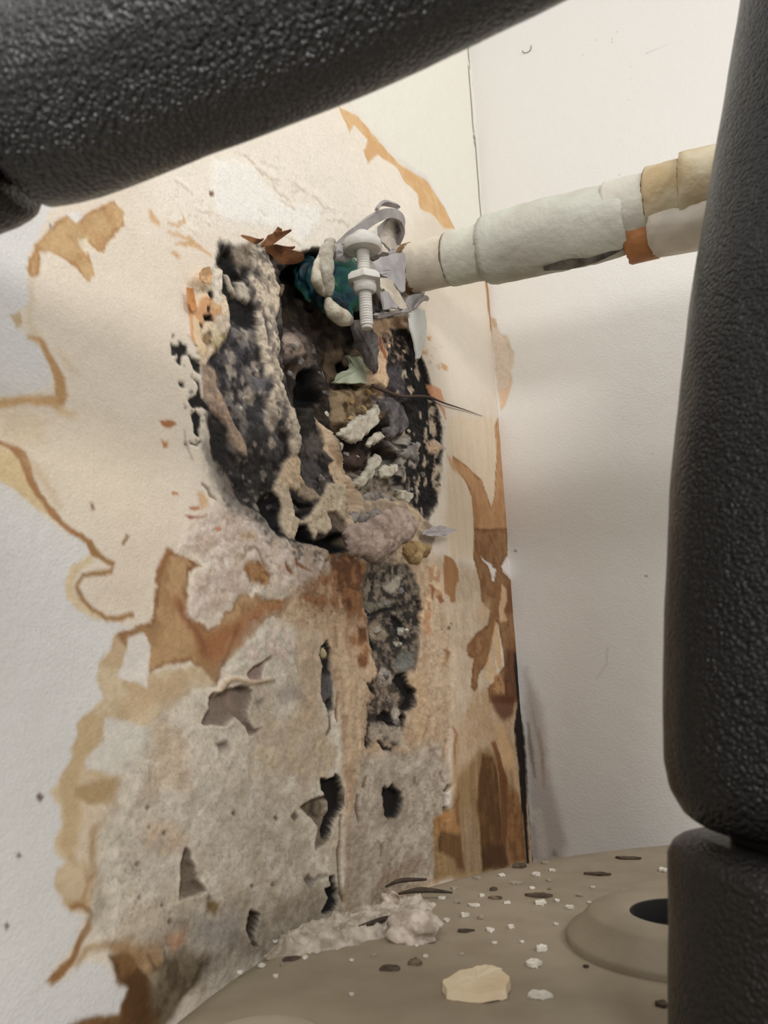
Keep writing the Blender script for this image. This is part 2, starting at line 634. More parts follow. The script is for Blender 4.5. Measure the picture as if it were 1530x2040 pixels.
def blob(name, center, rad, mat, parent=None, lump=0.25, seed=0, sub=3, freq=2.2):
    """a lumpy grain: sphere squashed to rad (x, y, z axes given as vectors or numbers) and knobbled"""
    bm = bmesh.new()
    bmesh.ops.create_icosphere(bm, subdivisions=sub, radius=1.0)
    c = np.array(center, float)
    axes = rad if hasattr(rad[0], '__len__') else [np.array([rad[0], 0, 0]), np.array([0, rad[1], 0]), np.array([0, 0, rad[2]])]
    axes = [np.array(a, float) for a in axes]
    co = np.array([v.co[:] for v in bm.verts])
    nz = fbm((co[:, 0] + co[:, 2] * .7)[None] * freq + 31, (co[:, 1] - co[:, 2] * .6)[None] * freq + 17, 1.0, 3, seed)[0]
    co = co * (1 + lump * 2 * (nz - .5))[:, None]
    for v, q in zip(bm.verts, co):
        v.co = V(c + axes[0] * q[0] + axes[1] * q[1] + axes[2] * q[2])
    me = bpy.data.meshes.new(name)
    bmesh.ops.recalc_face_normals(bm, faces=bm.faces)
    bm.to_mesh(me); bm.free()
    return link(name, me, mat, parent)


def crust(name, pts, off, hgt, mat, parent=None, step=.55, rough=1.0, rs=3.0, edge=2.5, seed=0, warp=1.0):
    """a crumbly patch standing on the left wall: outline in pixels, off = mm of its foot before the wall, hgt = mm of its crown"""
    q = []
    for x, y in pts:
        p = on_left(x, y, off / 1000.0) - CORNER
        q.append((p.dot(WT) * 1000, p[2] * 1000))
    q = np.array(q)
    gx = np.arange(q[:, 0].min() - 2, q[:, 0].max() + 2, step); gy = np.arange(q[:, 1].min() - 2, q[:, 1].max() + 2, step)
    X, Y = np.meshgrid(gx, gy)
    x = X + warp * 3 * (fbm(X, Y, 4, 3, seed + 1) - .5); y = Y + warp * 3 * (fbm(X, Y, 4, 3, seed + 2) - .5)
    ins = np.zeros(X.shape, bool); d2 = np.full(X.shape, 1e9)
    n = len(q)
    for k in range(n):
        ax, ay = q[k]; bx, by = q[(k + 1) % n]
        ex, ey = bx - ax, by - ay
        t = np.clip(((x - ax) * ex + (y - ay) * ey) / (ex * ex + ey * ey + 1e-9), 0, 1)
        d2 = np.minimum(d2, (x - ax - t * ex) ** 2 + (y - ay - t * ey) ** 2)
        if ey != 0: ins ^= ((ay > y) != (by > y)) & (x < (y - ay) * ex / ey + ax)
    sd = np.sqrt(d2) * np.where(ins, 1, -1)
    nz = (fbm(X, Y, rs, 4, seed + 5) - .5) * 2; nw = (fbm(X, Y, rs * 3, 3, seed + 9) - .5) * 2
    k = np.sqrt(np.clip(sd / edge, 0, 1))
    Hh = k * (hgt + rough * (nz + 1.2 * nw))
    ny, nx = X.shape
    keep = -np.ones(X.size, int); vs = []; fs = []
    good = (sd > -step * .8).ravel()
    for i in np.nonzero(good)[0]:
        keep[i] = len(vs)
        vs.append(CORNER + WT * X.ravel()[i] / 1000 + UP * Y.ravel()[i] / 1000 + WN * (off + Hh.ravel()[i]) / 1000)
    base = len(vs)
    for i in np.nonzero(good)[0]:                     # closed underside, so the crust has body
        vs.append(CORNER + WT * X.ravel()[i] / 1000 + UP * Y.ravel()[i] / 1000 + WN * (off - .8 - .5 * k.ravel()[i] * hgt) / 1000)
    for i in range(ny - 1):
        for j in range(nx - 1):
            f = [keep[i * nx + j], keep[i * nx + j + 1], keep[(i + 1) * nx + j + 1], keep[(i + 1) * nx + j]]
            if min(f) >= 0:
                fs.append(tuple(f[::-1])); fs.append(tuple(base + v for v in f))
    me = mesh_from(name, vs, fs)
    bm = bmesh.new(); bm.from_mesh(me)
    bmesh.ops.delete(bm, geom=[v for v in bm.verts if not v.link_faces], context='VERTS')
    bd = [e for e in bm.edges if len(e.link_faces) == 1]
    if bd:
        try: bmesh.ops.bridge_loops(bm, edges=bd)
        except Exception: pass
    bmesh.ops.recalc_face_normals(bm, faces=bm.faces)
    bm.to_mesh(me); bm.free()
    return link(name, me, mat, parent)


def rock(name, center, axes, mat, parent=None, seed=0, n=16):
    """an angular crumb"""
    rg = random.Random(seed)
    bm = bmesh.new()
    for k in range(n):
        v = np.array([rg.gauss(0, 1) for _ in range(3)]); v /= np.linalg.norm(v)
        v *= rg.uniform(.7, 1.1)
        bm.verts.new(V(np.array(center) + axes[0] * v[0] + axes[1] * v[1] + axes[2] * v[2]))
    r = bmesh.ops.convex_hull(bm, input=bm.verts)
    bmesh.ops.delete(bm, geom=[v for v in bm.verts if not v.link_faces], context='VERTS')
    me = bpy.data.meshes.new(name)
    bmesh.ops.recalc_face_normals(bm, faces=bm.faces)
    bm.to_mesh(me); bm.free()
    return link(name, me, mat, parent, smooth=False)


UP = np.array([0, 0, 1.0])

# ------------------------------------------------------------------ left wall: painted plasterboard, water-stained, rotted open around the pipe
def light_left(z):
    return np.interp(z, [-0.10, -0.03, 0.04, 0.20, 0.35], [0.86, 0.87, 0.88, 0.90, 0.90]).astype(np.float32)


_cols = []
for px in np.arange(1075, -140, -2.4):
    p = on_left(px, 1020) - CORNER
    _cols.append(p.dot(WT))
_cols = np.array(_cols); _cols = _cols[_cols > 0.0006]
s_left = np.concatenate([[0.0], _cols, np.arange(_cols[-1] + 0.02, 0.62, 0.05)])
z_left = np.concatenate([np.arange(-1.25, -0.16, 0.1), np.arange(-0.15, 0.36, 0.00062), np.arange(0.361, 0.50, 0.0012), np.arange(0.52, 1.2, 0.1)])
WL = Skin(s_left, z_left, on_left, CORNER, WT, WN, (206, 203, 199))
P = WL.P
n_ = WL.noise(40.0)
WL.C *= (1 + 0.05 * (n_ - .5))[..., None]

WHITE = (208, 204, 199); CREAM = (214, 201, 182); TAN = (190, 160, 118); BROWN = (160, 118, 72); DARK = (118, 78, 42)
BLACK = (30, 26, 24); CHAR = (62, 57, 55); ASH = (108, 100, 96); CRUST = (162, 147, 127); GYPS = (176, 163, 145)

# --- unstained paint near the upper corner reads slightly greener cream
P((222, 218, 205), [(690, 60), (700, 214), (733, 250), (789, 312), (850, 355), (880, 400), (905, 455), (975, 480), (940, 60)], soft=3, warp=2, var=.015)
# --- the water-stained field
stain = [(300, 280), (100, 420), (70, 480), (53, 504), (53, 549), (63, 577), (53, 613), (24, 630), (38, 650), (61, 674), (81, 690), (93, 727), (99, 755), (95, 775), (49, 788), (-20, 792), (-20, 950), (0, 954), (32, 974), (61, 998), (81, 1020), (89, 1028), (118, 1053), (150, 1069), (178, 1085), (184, 1113), (150, 1130), (134, 1154), (136, 1178), (158, 1207), (190, 1231), (227, 1239), (265, 1249), (227, 1263), (219, 1292), (194, 1328), (192, 1352), (209, 1385), (178, 1413), (160, 1437), (158, 1466), (142, 1490), (148, 1510), (134, 1545), (101, 1577), (122, 1613), (126, 1642), (113, 1674), (111, 1698), (134, 1715), (113, 1739), (111, 1763), (122, 1788), (138, 1816), (162, 1824), (158, 1848), (158, 1865), (138, 1897), (101, 1938), (93, 1958), (101, 1966), (134, 1950), (150, 1930), (174, 1921), (207, 1921), (223, 1942), (239, 1962), (255, 1970), (243, 1998), (239, 2018), (198, 2027), (150, 2045), (330, 2080), (1090, 1800), (1065, 1600), (1030, 1110), (1015, 850), (980, 560), (940, 480), (900, 451), (880, 406), (850, 361), (789, 316), (733, 256), (692, 214), (660, 150)]
P(CREAM, stain, soft=.7, warp=.8, fine=.5, var=.03)
P((226, 216, 200), [(300, 300), (660, 150), (790, 320), (850, 400), (760, 560), (600, 520), (440, 470), (300, 430)], soft=14, warp=6, var=.03)
P((206, 190, 166), [(0, 810), (180, 820), (320, 900), (300, 1060), (180, 1060), (90, 990), (0, 940)], soft=12, warp=5, a=.55, var=.04)
P((200, 183, 162), [(190, 1110), (330, 1000), (420, 1050), (330, 1100), (300, 1230), (200, 1220)], soft=10, warp=5, a=.6, var=.04)
P((222, 212, 196), [(860, 620), (960, 600), (995, 800), (900, 800)], soft=8, warp=3, a=.5, var=.02)
# brown arc at the stain's upper right rim
P((206, 162, 108), Z(0, 0, 1.3304, [(896, 284), (950, 310), (1000, 370), (1060, 438), (1130, 478), (1172, 540), (1206, 606), (1176, 606), (1150, 572), (1112, 552), (1106, 512), (1072, 482), (1050, 442), (1004, 412), (976, 432), (964, 402), (975, 372), (940, 334), (926, 352), (914, 322)]), soft=.7, warp=.8, fine=.7, c2=(214, 174, 122), ms=10, var=.04)
# white smear of filler above the hole
P((228, 224, 215), Z(300, 220, 3.825, [(480, 400), (640, 380), (800, 470), (900, 600), (1080, 760), (1120, 720), (1300, 740), (1290, 850), (1180, 960), (1160, 1060), (1080, 900), (900, 880), (700, 860), (540, 820), (470, 640)]), soft=2.5, warp=2, var=.02, add=.25)
# wrinkles above the hole
for k, q in enumerate([[(700, 340), (800, 440), (900, 520), (1000, 560)], [(920, 520), (960, 600), (1040, 680), (1090, 760)], [(1080, 540), (1060, 600), (1180, 600)], [(980, 680), (1080, 750)], [(1240, 640), (1320, 740), (1400, 790)], [(1330, 850), (1450, 850), (1510, 900)], [(190, 540), (260, 600), (330, 660)], [(340, 750), (440, 790), (520, 800), (510, 900)], [(820, 690), (870, 790)], [(310, 910), (350, 970)], [(430, 860), (470, 890)], [(1020, 940), (1140, 1050)], [(1100, 500), (1090, 560), (1190, 630)], [(850, 400), (900, 420)]]):
    P((186, 166, 146), stroke(Z(300, 220, 3.825, q), [1.6, 3.4, 1.4]), soft=.6, warp=2.4, fine=1.6, a=.55, add=-.25)
    P(None, stroke(Z(300, 220, 3.825, [(x + 14, y - 14) for x, y in q]), 6), soft=1.8, warp=2.4, add=.22)
P((120, 90, 75), Z(300, 220, 3.825, [(445, 610), (475, 610), (480, 650), (450, 655)]), soft=.5, warp=.3)
# orange wisps left of the hole top
for q, w in (([(10, 780), (30, 850), (70, 880)], [6, 9, 4]), ([(120, 860), (210, 870), (250, 800)], [5, 8, 4]), ([(190, 1000), (300, 1010), (380, 1050), (470, 1110)], [5, 11, 7, 5]), ([(160, 1060), (210, 1120)], [6, 8]), ([(130, 930), (280, 960), (330, 1010)], [4, 8, 4]), ([(230, 750), (250, 840)], [2, 5])):
    P((196, 152, 98), stroke(Z(300, 220, 3.825, q), w), soft=.9, warp=1.5, fine=.8, a=.85)

# --- tide marks, upper left
P((182, 142, 94), [(73, 484), (101, 455), (134, 427), (162, 435), (194, 411), (227, 400), (245, 423), (245, 451), (227, 472), (215, 492), (209, 508), (194, 500), (182, 488), (170, 484), (178, 512), (186, 544), (176, 559), (162, 549), (150, 532), (134, 524), (118, 512), (97, 500), (77, 500), (81, 524), (79, 549), (67, 553), (55, 545), (55, 512)], soft=.6, warp=1.0, fine=.8, c2=(190, 156, 108), ms=7, edge=(166, 122, 74), ew=1.0, var=.12)
P((214, 208, 202), [(132, 425), (158, 422), (166, 436), (150, 444)], soft=.6, warp=.6)
P((216, 200, 172), [(155, 478), (172, 476), (180, 500), (172, 510), (160, 496)], soft=.7, warp=.8)
P((150, 140, 125), stroke([(98, 448), (101, 460)], 6), soft=.4)
P((190, 165, 128), [(20, 625), (42, 622), (46, 650), (35, 653)], soft=.6, warp=.6)
P((198, 176, 140), stroke([(58, 553), (66, 600), (60, 640), (80, 680)], [8, 14, 8, 12]), soft=1.6, warp=2, a=.6)
P((178, 138, 90), stroke([(57, 670), (81, 678), (93, 702), (105, 731), (117, 759), (121, 788), (109, 816)], [7, 10, 13, 17, 22, 26, 18]), soft=.8, warp=.8)
P((190, 152, 104), stroke([(-15, 808), (25, 802), (55, 798), (85, 800), (112, 800)], [16, 20, 18, 20, 24]), soft=.9, warp=.8)
P((202, 172, 130), stroke([(109, 816), (135, 828), (152, 826)], [16, 12, 4]), soft=1.8, warp=1.2)
P((206, 178, 134), stroke([(118, 690), (140, 735), (160, 750)], [4, 14, 4]), soft=2, warp=1.5, a=.5)
P((202, 178, 134), [(-15, 880), (40, 905), (60, 960), (95, 1020), (80, 1018), (30, 972), (-15, 952)], soft=.7, warp=.6)
P((196, 172, 136), [(-10, 825), (60, 820), (95, 840), (80, 880), (40, 895), (-10, 870)], soft=3, warp=2, a=.5)
P((158, 114, 70), stroke([(-15, 872), (24, 889), (45, 905), (57, 938), (69, 970), (89, 998), (105, 1022), (122, 1043), (150, 1064), (176, 1080), (186, 1110)], [8, 10, 20, 18, 14, 12, 14, 11, 12, 14, 8]), soft=.6, warp=.7)
P((190, 162, 122), stroke([(50, 910), (75, 930), (95, 965), (118, 1010)], [4, 14, 12, 4]), soft=2.2, warp=1.2, a=.7)
P((205, 184, 146), stroke([(184, 1112), (150, 1132), (138, 1160), (142, 1185), (165, 1212), (200, 1236)], [14, 18, 18, 16, 16, 8]), soft=.8, warp=.7)
P((150, 112, 64), stroke([(176, 1078), (194, 1106), (225, 1121), (219, 1136), (190, 1143), (164, 1148), (153, 1170), (162, 1190), (182, 1211), (211, 1231), (243, 1231), (267, 1223)], [10, 14, 12, 12, 12, 10, 8, 9, 10, 11, 13, 10]), soft=.8, warp=.7)
P((140, 116, 92), stroke([(184, 1005), (188, 1018)], 7), soft=.5); P((140, 112, 82), stroke([(252, 1066), (240, 1086)], 8), soft=.6)
P((164, 106, 62), [(316, 838), (340, 836), (351, 845), (340, 853), (322, 848)], soft=.6, warp=.6)
P((178, 120, 72), [(323, 880), (334, 880), (334, 893), (325, 893)], soft=.6, warp=.4)
P((176, 128, 84), [(338, 982), (350, 982), (352, 990), (342, 991)], soft=.5)
P((165, 110, 70), stroke(Z(320, 720, 5.1, [(290, 1490), (340, 1500), (400, 1480)]), [5, 9, 6]), soft=.6, warp=.6)
P((138, 70, 40), Z(400, 960, 4.78, [(-160, 310), (-60, 330), (50, 310), (60, 330), (0, 350), (-100, 355)]), soft=.5, warp=.5)
P((200, 165, 125), Z(320, 720, 5.1, [(380, 1310), (430, 1330), (480, 1400), (490, 1480), (420, 1510), (400, 1450)]), soft=1.0, warp=.8)
P((140, 124, 105), stroke(Z(320, 720, 5.1, [(420, 1240), (480, 1290), (510, 1370), (570, 1420)]), [4, 6, 7, 3]), soft=.5, warp=.4, add=-.5)

# --- the brown V in the middle
P((172, 136, 94), [(332, 1089), (365, 1105), (401, 1130), (377, 1140), (375, 1162), (373, 1182), (377, 1211), (385, 1235), (401, 1247), (438, 1243), (438, 1231), (458, 1219), (470, 1190), (486, 1170), (500, 1186), (515, 1182), (543, 1194), (579, 1190), (583, 1219), (567, 1231), (535, 1235), (519, 1251), (490, 1284), (474, 1304), (450, 1324), (438, 1348), (425, 1365), (405, 1348), (381, 1324), (352, 1324), (308, 1336), (300, 1365), (285, 1400), (300, 1425), (285, 1445), (255, 1430), (225, 1410), (210, 1385), (195, 1350), (220, 1300), (230, 1265), (265, 1250), (300, 1235), (308, 1200), (312, 1160), (318, 1125)], soft=.9, warp=1.4, fine=1.0, c2=(152, 116, 76), ms=9, edge=(128, 88, 48), ew=1.4, var=.14)
P((150, 100, 60), [(345, 1190), (375, 1205), (380, 1240), (400, 1255), (440, 1250), (480, 1240), (520, 1200), (560, 1195), (570, 1215), (530, 1230), (500, 1265), (470, 1300), (430, 1320), (400, 1310), (380, 1270), (355, 1215)], soft=2.5, warp=2.2, fine=1.0, c2=(160, 112, 72), ms=7)
P((120, 72, 38), stroke([(355, 1200), (372, 1235), (392, 1265), (405, 1300)], [6, 10, 12, 6]), soft=2, warp=1.8, a=.8)
P((140, 95, 54), stroke([(336, 1090), (322, 1130), (314, 1165)], [10, 14, 8]), soft=1.2, warp=1.2)
P((118, 76, 40), stroke([(478, 1245), (460, 1290), (440, 1330), (430, 1360)], [5, 8, 7, 5]), soft=1.0, warp=1.4, a=.7)
P((206, 199, 188), [(260, 1270), (285, 1262), (300, 1285), (298, 1330), (295, 1370), (270, 1360), (232, 1350), (245, 1310)], soft=.8, warp=.8)
P((166, 132, 88), stroke([(212, 1352), (240, 1362), (275, 1375), (285, 1400)], [12, 18, 16, 10]), soft=1, warp=1)
P((200, 186, 166), [(300, 1340), (350, 1330), (400, 1355), (380, 1385), (330, 1400), (300, 1400)], soft=3, warp=2, a=.5, c2=(170, 140, 100), ms=6)
P((198, 191, 178), [(210, 1430), (225, 1425), (250, 1437), (300, 1450), (305, 1480), (290, 1530), (230, 1545), (175, 1535), (170, 1510), (208, 1478)], soft=.8, warp=.9)
# lower left tide bands
P((198, 178, 146), [(230, 1265), (219, 1292), (194, 1328), (192, 1352), (209, 1385), (178, 1413), (160, 1437), (158, 1466), (142, 1490), (148, 1510), (134, 1545), (101, 1577), (122, 1613), (126, 1642), (113, 1674), (111, 1698), (134, 1715), (113, 1739), (111, 1763), (122, 1788), (138, 1816), (175, 1815), (200, 1740), (200, 1660), (240, 1600), (240, 1540), (300, 1440), (380, 1380), (430, 1360), (400, 1330), (300, 1340)], soft=1.0, warp=1.0, fine=.6, c2=(184, 158, 122), ms=12)
P((206, 199, 188), [(260, 1270), (285, 1262), (300, 1285), (298, 1330), (295, 1370), (270, 1360), (232, 1350), (245, 1310)], soft=.8, warp=.8)
P((200, 193, 181), [(210, 1430), (225, 1425), (250, 1437), (300, 1450), (305, 1480), (290, 1530), (230, 1545), (175, 1535), (170, 1510), (208, 1478)], soft=.9, warp=1.0)
P((188, 162, 122), stroke([(186, 1420), (172, 1445), (175, 1480), (158, 1510), (135, 1560), (145, 1600), (150, 1640), (132, 1685), (150, 1705)], [20, 40, 42, 24, 44, 40, 34, 34, 20]), soft=.9, warp=1.0, fine=.7)
P((204, 184, 156), [(165, 1600), (225, 1600), (225, 1640), (190, 1665), (175, 1720), (150, 1710), (160, 1650)], soft=1.6, warp=1.4)
P((170, 142, 100), [(150, 1572), (175, 1560), (230, 1550), (246, 1575), (235, 1600), (190, 1605), (150, 1592)], soft=1.2, warp=1.0)
P((170, 136, 92), stroke([(238, 1600), (225, 1635), (188, 1652), (181, 1690), (192, 1735), (172, 1760), (166, 1790), (140, 1808)], [8, 12, 13, 11, 12, 12, 9, 11]), soft=.8, warp=.8)
P((196, 173, 140), [(112, 1735), (135, 1722), (165, 1725), (170, 1765), (155, 1790), (125, 1785)], soft=.8, warp=.8)
P((145, 104, 58), stroke([(138, 1806), (165, 1803), (182, 1820), (178, 1850), (160, 1880), (145, 1915), (120, 1940), (98, 1960)], [9, 10, 12, 20, 14, 14, 22, 16]), soft=.7, warp=.7)
P((168, 140, 102), stroke([(152, 1928), (172, 1898), (215, 1884), (255, 1895)], [8, 16, 18, 22]), soft=1.3, warp=1.0)

# --- crumbled gypsum, lower left
gyp = [(300, 1440), (360, 1390), (430, 1365), (470, 1310), (520, 1250), (560, 1235), (640, 1260), (680, 1440), (690, 1560), (695, 1860), (600, 1960), (430, 2000), (330, 1990), (270, 1900), (200, 1880), (180, 1820), (195, 1740), (185, 1650), (235, 1600), (240, 1540), (290, 1480)]
P((200, 189, 171), gyp, soft=5, warp=4.5, fine=1.5, c2=(182, 167, 146), ms=7, h=-.5, hs=4, rough=.42, rs=3.0, var=.11)
P((196, 186, 171), [(210, 1640), (330, 1600), (480, 1560), (560, 1600), (640, 1700), (620, 1760), (480, 1740), (330, 1760), (240, 1760)], soft=7, warp=6, c2=(172, 160, 142), ms=6, a=.75)
P((190, 166, 138), [(290, 1640), (340, 1635), (385, 1670), (370, 1700), (310, 1705), (295, 1680)], soft=2.5, warp=2.5, a=.8, c2=(170, 150, 135), ms=4)
P((188, 162, 132), [(300, 1450), (350, 1430), (400, 1500), (370, 1560), (310, 1560)], soft=5, warp=4, a=.6)
P((190, 168, 136), [(520, 1440), (640, 1420), (670, 1500), (660, 1550), (560, 1560), (500, 1500)], soft=4, warp=4, a=.7, c2=(176, 158, 134), ms=6)
P((198, 186, 168), [(400, 1440), (470, 1430), (500, 1480), (480, 1560), (400, 1570), (370, 1520)], soft=4, warp=3, a=.8, add=.5)
P((204, 184, 170), [(480, 1290), (560, 1245), (590, 1280), (590, 1340), (540, 1300), (500, 1330), (460, 1350), (470, 1310)], soft=2, warp=2, c2=(190, 180, 164), ms=6, add=.6, rough=.3)
P((186, 158, 128), [(590, 1230), (640, 1250), (650, 1340), (640, 1440), (600, 1440), (595, 1330)], soft=4, warp=3, a=.8, c2=(172, 150, 122), ms=4)
P((150, 138, 124), [(540, 1370), (600, 1365), (610, 1400), (560, 1405)], soft=3, warp=3, a=.8)
P((148, 136, 118), [(330, 1830), (430, 1800), (560, 1780), (640, 1760), (690, 1800), (680, 1860), (540, 1900), (400, 1980), (320, 1960), (290, 1890)], soft=5, warp=4, a=.75, c2=(122, 110, 94), ms=5)
P((150, 142, 138), [(400, 1830), (470, 1810), (490, 1850), (440, 1900), (390, 1870)], soft=5, warp=3, a=.6)
P((152, 142, 120), [(170, 1830), (200, 1760), (225, 1790), (220, 1850)], soft=3, warp=2, a=.5)
P((118, 96, 62), [(412, 1790), (440, 1795), (430, 1820), (412, 1815)], soft=1.2, warp=1.0)
P((178, 132, 100), [(330, 1865), (370, 1855), (370, 1885), (345, 1905)], soft=2, warp=1.5, a=.7)
P((150, 116, 74), [(210, 1880), (265, 1870), (320, 1880), (330, 1930), (300, 1960), (255, 1925), (225, 1905)], soft=2.5, warp=2, a=.9)
P((120, 86, 46), [(215, 1905), (262, 1895), (300, 1950), (330, 2000), (320, 2080), (100, 2080), (150, 2036), (198, 2025), (239, 2016), (243, 1998), (255, 1970), (239, 1960), (225, 1940)], soft=1.0, warp=1.0, c2=(88, 60, 30), ms=8)
P((84, 54, 26), [(262, 1940), (290, 1945), (310, 1990), (280, 2040), (180, 2060), (240, 2030), (262, 1990)], soft=2.5, warp=2, a=.85)
P((112, 98, 76), [(310, 1930), (360, 1900), (420, 1900), (400, 1960), (360, 2010), (320, 2060), (300, 2000)], soft=2.5, warp=2.5, c2=(86, 72, 52), ms=4)
for q in ([(330, 1895), (326, 1930)], [(405, 1920), (385, 1965), (350, 2000)], [(300, 1900), (310, 1935)]):
    P((80, 66, 46), stroke(q, [3, 8, 3]), soft=.8, warp=1)
for (x, y, r) in ((36, 1706, 5), (14, 1842, 6), (80, 1588, 9), (278, 1723, 4), (283, 1790, 4), (327, 1805, 4), (343, 1836, 6), (300, 1651, 4), (332, 1661, 5), (470, 1622, 5), (553, 1632, 5), (507, 1766, 5), (548, 1764, 4), (420, 1790, 4), (298, 1610, 5), (590, 1628, 8), (618, 1752, 10)):
    P((110, 96, 84), [(x - r, y), (x, y - r * 1.3), (x + r, y), (x, y + r * 1.2)], soft=.5, warp=.5, h=-1.2 if x > 150 else None)
P((140, 128, 116), [(430, 1480), (455, 1475), (458, 1490), (440, 1500)], soft=1, warp=.6, h=-1.6); P((146, 134, 120), [(512, 1395), (528, 1392), (528, 1408), (515, 1412)], soft=1, warp=.6, h=-1.4)
# torn gaps that show grey board behind
for poly, c, d in ((Z(380, 1220, 4.78, [(320, 730), (480, 690), (540, 700), (600, 740), (590, 830), (570, 900), (550, 990), (560, 1040), (620, 1110), (690, 1090), (640, 1150), (560, 1190), (530, 1100), (480, 1040), (430, 1000), (380, 1040), (340, 1090), (240, 1080), (120, 1080), (100, 1050), (170, 920), (180, 800), (220, 760)]), (128, 112, 98), -2.6),
                   (Z(380, 1220, 4.78, [(540, 590), (600, 510), (690, 470), (770, 410), (780, 440), (710, 500), (690, 560), (685, 650), (560, 640)]), (146, 124, 113), -2.2),
                   (Z(0, 1500, 2.468, [(920, 460), (945, 480), (945, 520), (965, 560), (970, 620), (1020, 680), (1010, 690), (930, 715), (885, 725), (890, 560), (905, 500)]), (116, 102, 85), -3.0),
                   (Z(0, 1500, 2.468, [(1235, 770), (1290, 790), (1270, 860), (1260, 920), (1280, 950), (1255, 955), (1215, 860)]), (58, 48, 36), -4.0)):
    P((198, 186, 168), poly, soft=2.6, warp=.4, fine=.4, a=.35, add=.7, hs=3.0)
    P(c, poly, soft=.45, warp=.3, fine=.35, h=d, hs=.6, var=.03)
P((146, 116, 106), Z(380, 1220, 4.78, [(330, 740), (440, 710), (430, 800), (410, 900), (380, 880), (400, 790)]), soft=1.0, warp=.3, a=.6)
P((86, 74, 62), Z(380, 1220, 4.78, [(480, 700), (550, 700), (540, 760), (480, 750)]), soft=.8, warp=.3)
P((176, 152, 122), stroke(Z(380, 1220, 4.78, [(250, 790), (300, 700), (380, 640), (500, 650), (640, 670), (800, 640)]), [10, 12, 10, 8, 7, 8]), soft=.7, warp=.8, add=1.2)

# --- tan rotten strip below the hole
P((186, 160, 130), [(560, 1240), (600, 1075), (720, 1105), (850, 1090), (905, 1300), (895, 1500), (900, 1600), (880, 1760), (690, 1860), (690, 1560), (680, 1440), (640, 1260)], soft=3, warp=2.5, c2=(170, 142, 112), ms=5, rough=.55, rs=2.5, h=-.8, hs=3)
P((176, 162, 144), [(720, 1510), (880, 1480), (900, 1560), (890, 1640), (870, 1740), (760, 1800), (700, 1820), (705, 1640), (715, 1560)], soft=4, warp=3, c2=(156, 142, 124), ms=5)
P((150, 134, 116), [(692, 1640), (735, 1650), (730, 1760), (690, 1810)], soft=3, warp=1.5, a=.8)
P((196, 170, 138), [(690, 1290), (740, 1300), (740, 1360), (725, 1420), (725, 1500), (700, 1520), (690, 1400)], soft=3, warp=2, a=.7, add=.8)
P((190, 160, 124), [(820, 1330), (850, 1360), (860, 1420), (840, 1480), (825, 1440)], soft=2, warp=2, a=.7, add=.8)
P((132, 108, 84), [(860, 1720), (800, 1760), (740, 1790), (760, 1740), (840, 1700)], soft=3, warp=2, a=.7)
# brown rot column
P((150, 104, 64), [(600, 1090), (690, 1090), (740, 1130), (735, 1230), (748, 1300), (735, 1340), (700, 1300), (690, 1230), (640, 1210), (600, 1200), (590, 1140)], soft=4, warp=3.5, fine=1.5, c2=(180, 148, 116), ms=5, mt=.52)
P((100, 62, 34), [(655, 1100), (700, 1095), (735, 1120), (730, 1210), (700, 1240), (680, 1200), (660, 1150)], soft=3, warp=3, fine=1.5, c2=(138, 92, 54), ms=4)
P((112, 70, 38), [(715, 1250), (732, 1250), (735, 1280), (720, 1285)], soft=1.2, warp=1.0); P((126, 80, 44), [(712, 1305), (740, 1310), (738, 1330), (716, 1325)], soft=1.5, warp=1.5)
P((200, 172, 140), [(735, 1300), (752, 1320), (755, 1360), (745, 1380), (728, 1340)], soft=1.0, warp=1, add=.8)
# pale crumbs under the mould
P((198, 182, 168), [(400, 1030), (460, 1000), (520, 1030), (570, 1080), (640, 1090), (660, 1130), (600, 1170), (560, 1180), (500, 1160), (480, 1180), (440, 1230), (385, 1235), (380, 1160), (420, 1120), (390, 1110), (350, 1080)], soft=3.5, warp=3, fine=1.5, c2=(184, 164, 146), ms=5, rough=.55, rs=2.2, add=.5)
P((192, 178, 158), [(505, 1180), (545, 1150), (575, 1170), (560, 1185), (520, 1195)], soft=1.5, warp=1.5, a=.9, add=.5)
P((160, 120, 76), Z(400, 960, 4.78, [(400, 830), (440, 760), (540, 740), (600, 820), (650, 880), (640, 960), (600, 1010), (540, 960), (450, 940)]), soft=1.2, warp=1.5, c2=(128, 88, 48), ms=4)
P((146, 124, 98), stroke(Z(400, 960, 4.78, [(400, 720), (440, 660), (520, 630), (570, 680), (580, 760), (640, 830)]), [4, 6, 6, 5, 7, 5]), soft=.8, warp=1, add=-.5)
P((130, 84, 48), stroke(Z(400, 960, 4.78, [(800, 770), (830, 820), (880, 880)]), [4, 8, 6]), soft=.6, warp=.8, add=-.5)
P((140, 92, 56), stroke(Z(400, 960, 4.78, [(890, 730), (940, 790), (1060, 850)]), [4, 9, 4]), soft=.8, warp=.8)
P((168, 138, 104), Z(400, 960, 4.78, [(360, 500), (470, 480), (540, 540), (480, 570), (390, 560)]), soft=1.5, warp=1.5, a=.7)
P((176, 110, 64), Z(400, 960, 4.78, [(140, 430), (180, 420), (190, 460), (150, 460)]), soft=.6, warp=.5)
P((138, 112, 82), stroke(Z(400, 960, 4.78, [(1000, 940), (1010, 1000), (1040, 1040), (1150, 1060)]), [4, 6, 6, 4]), soft=1, warp=1, a=.8)

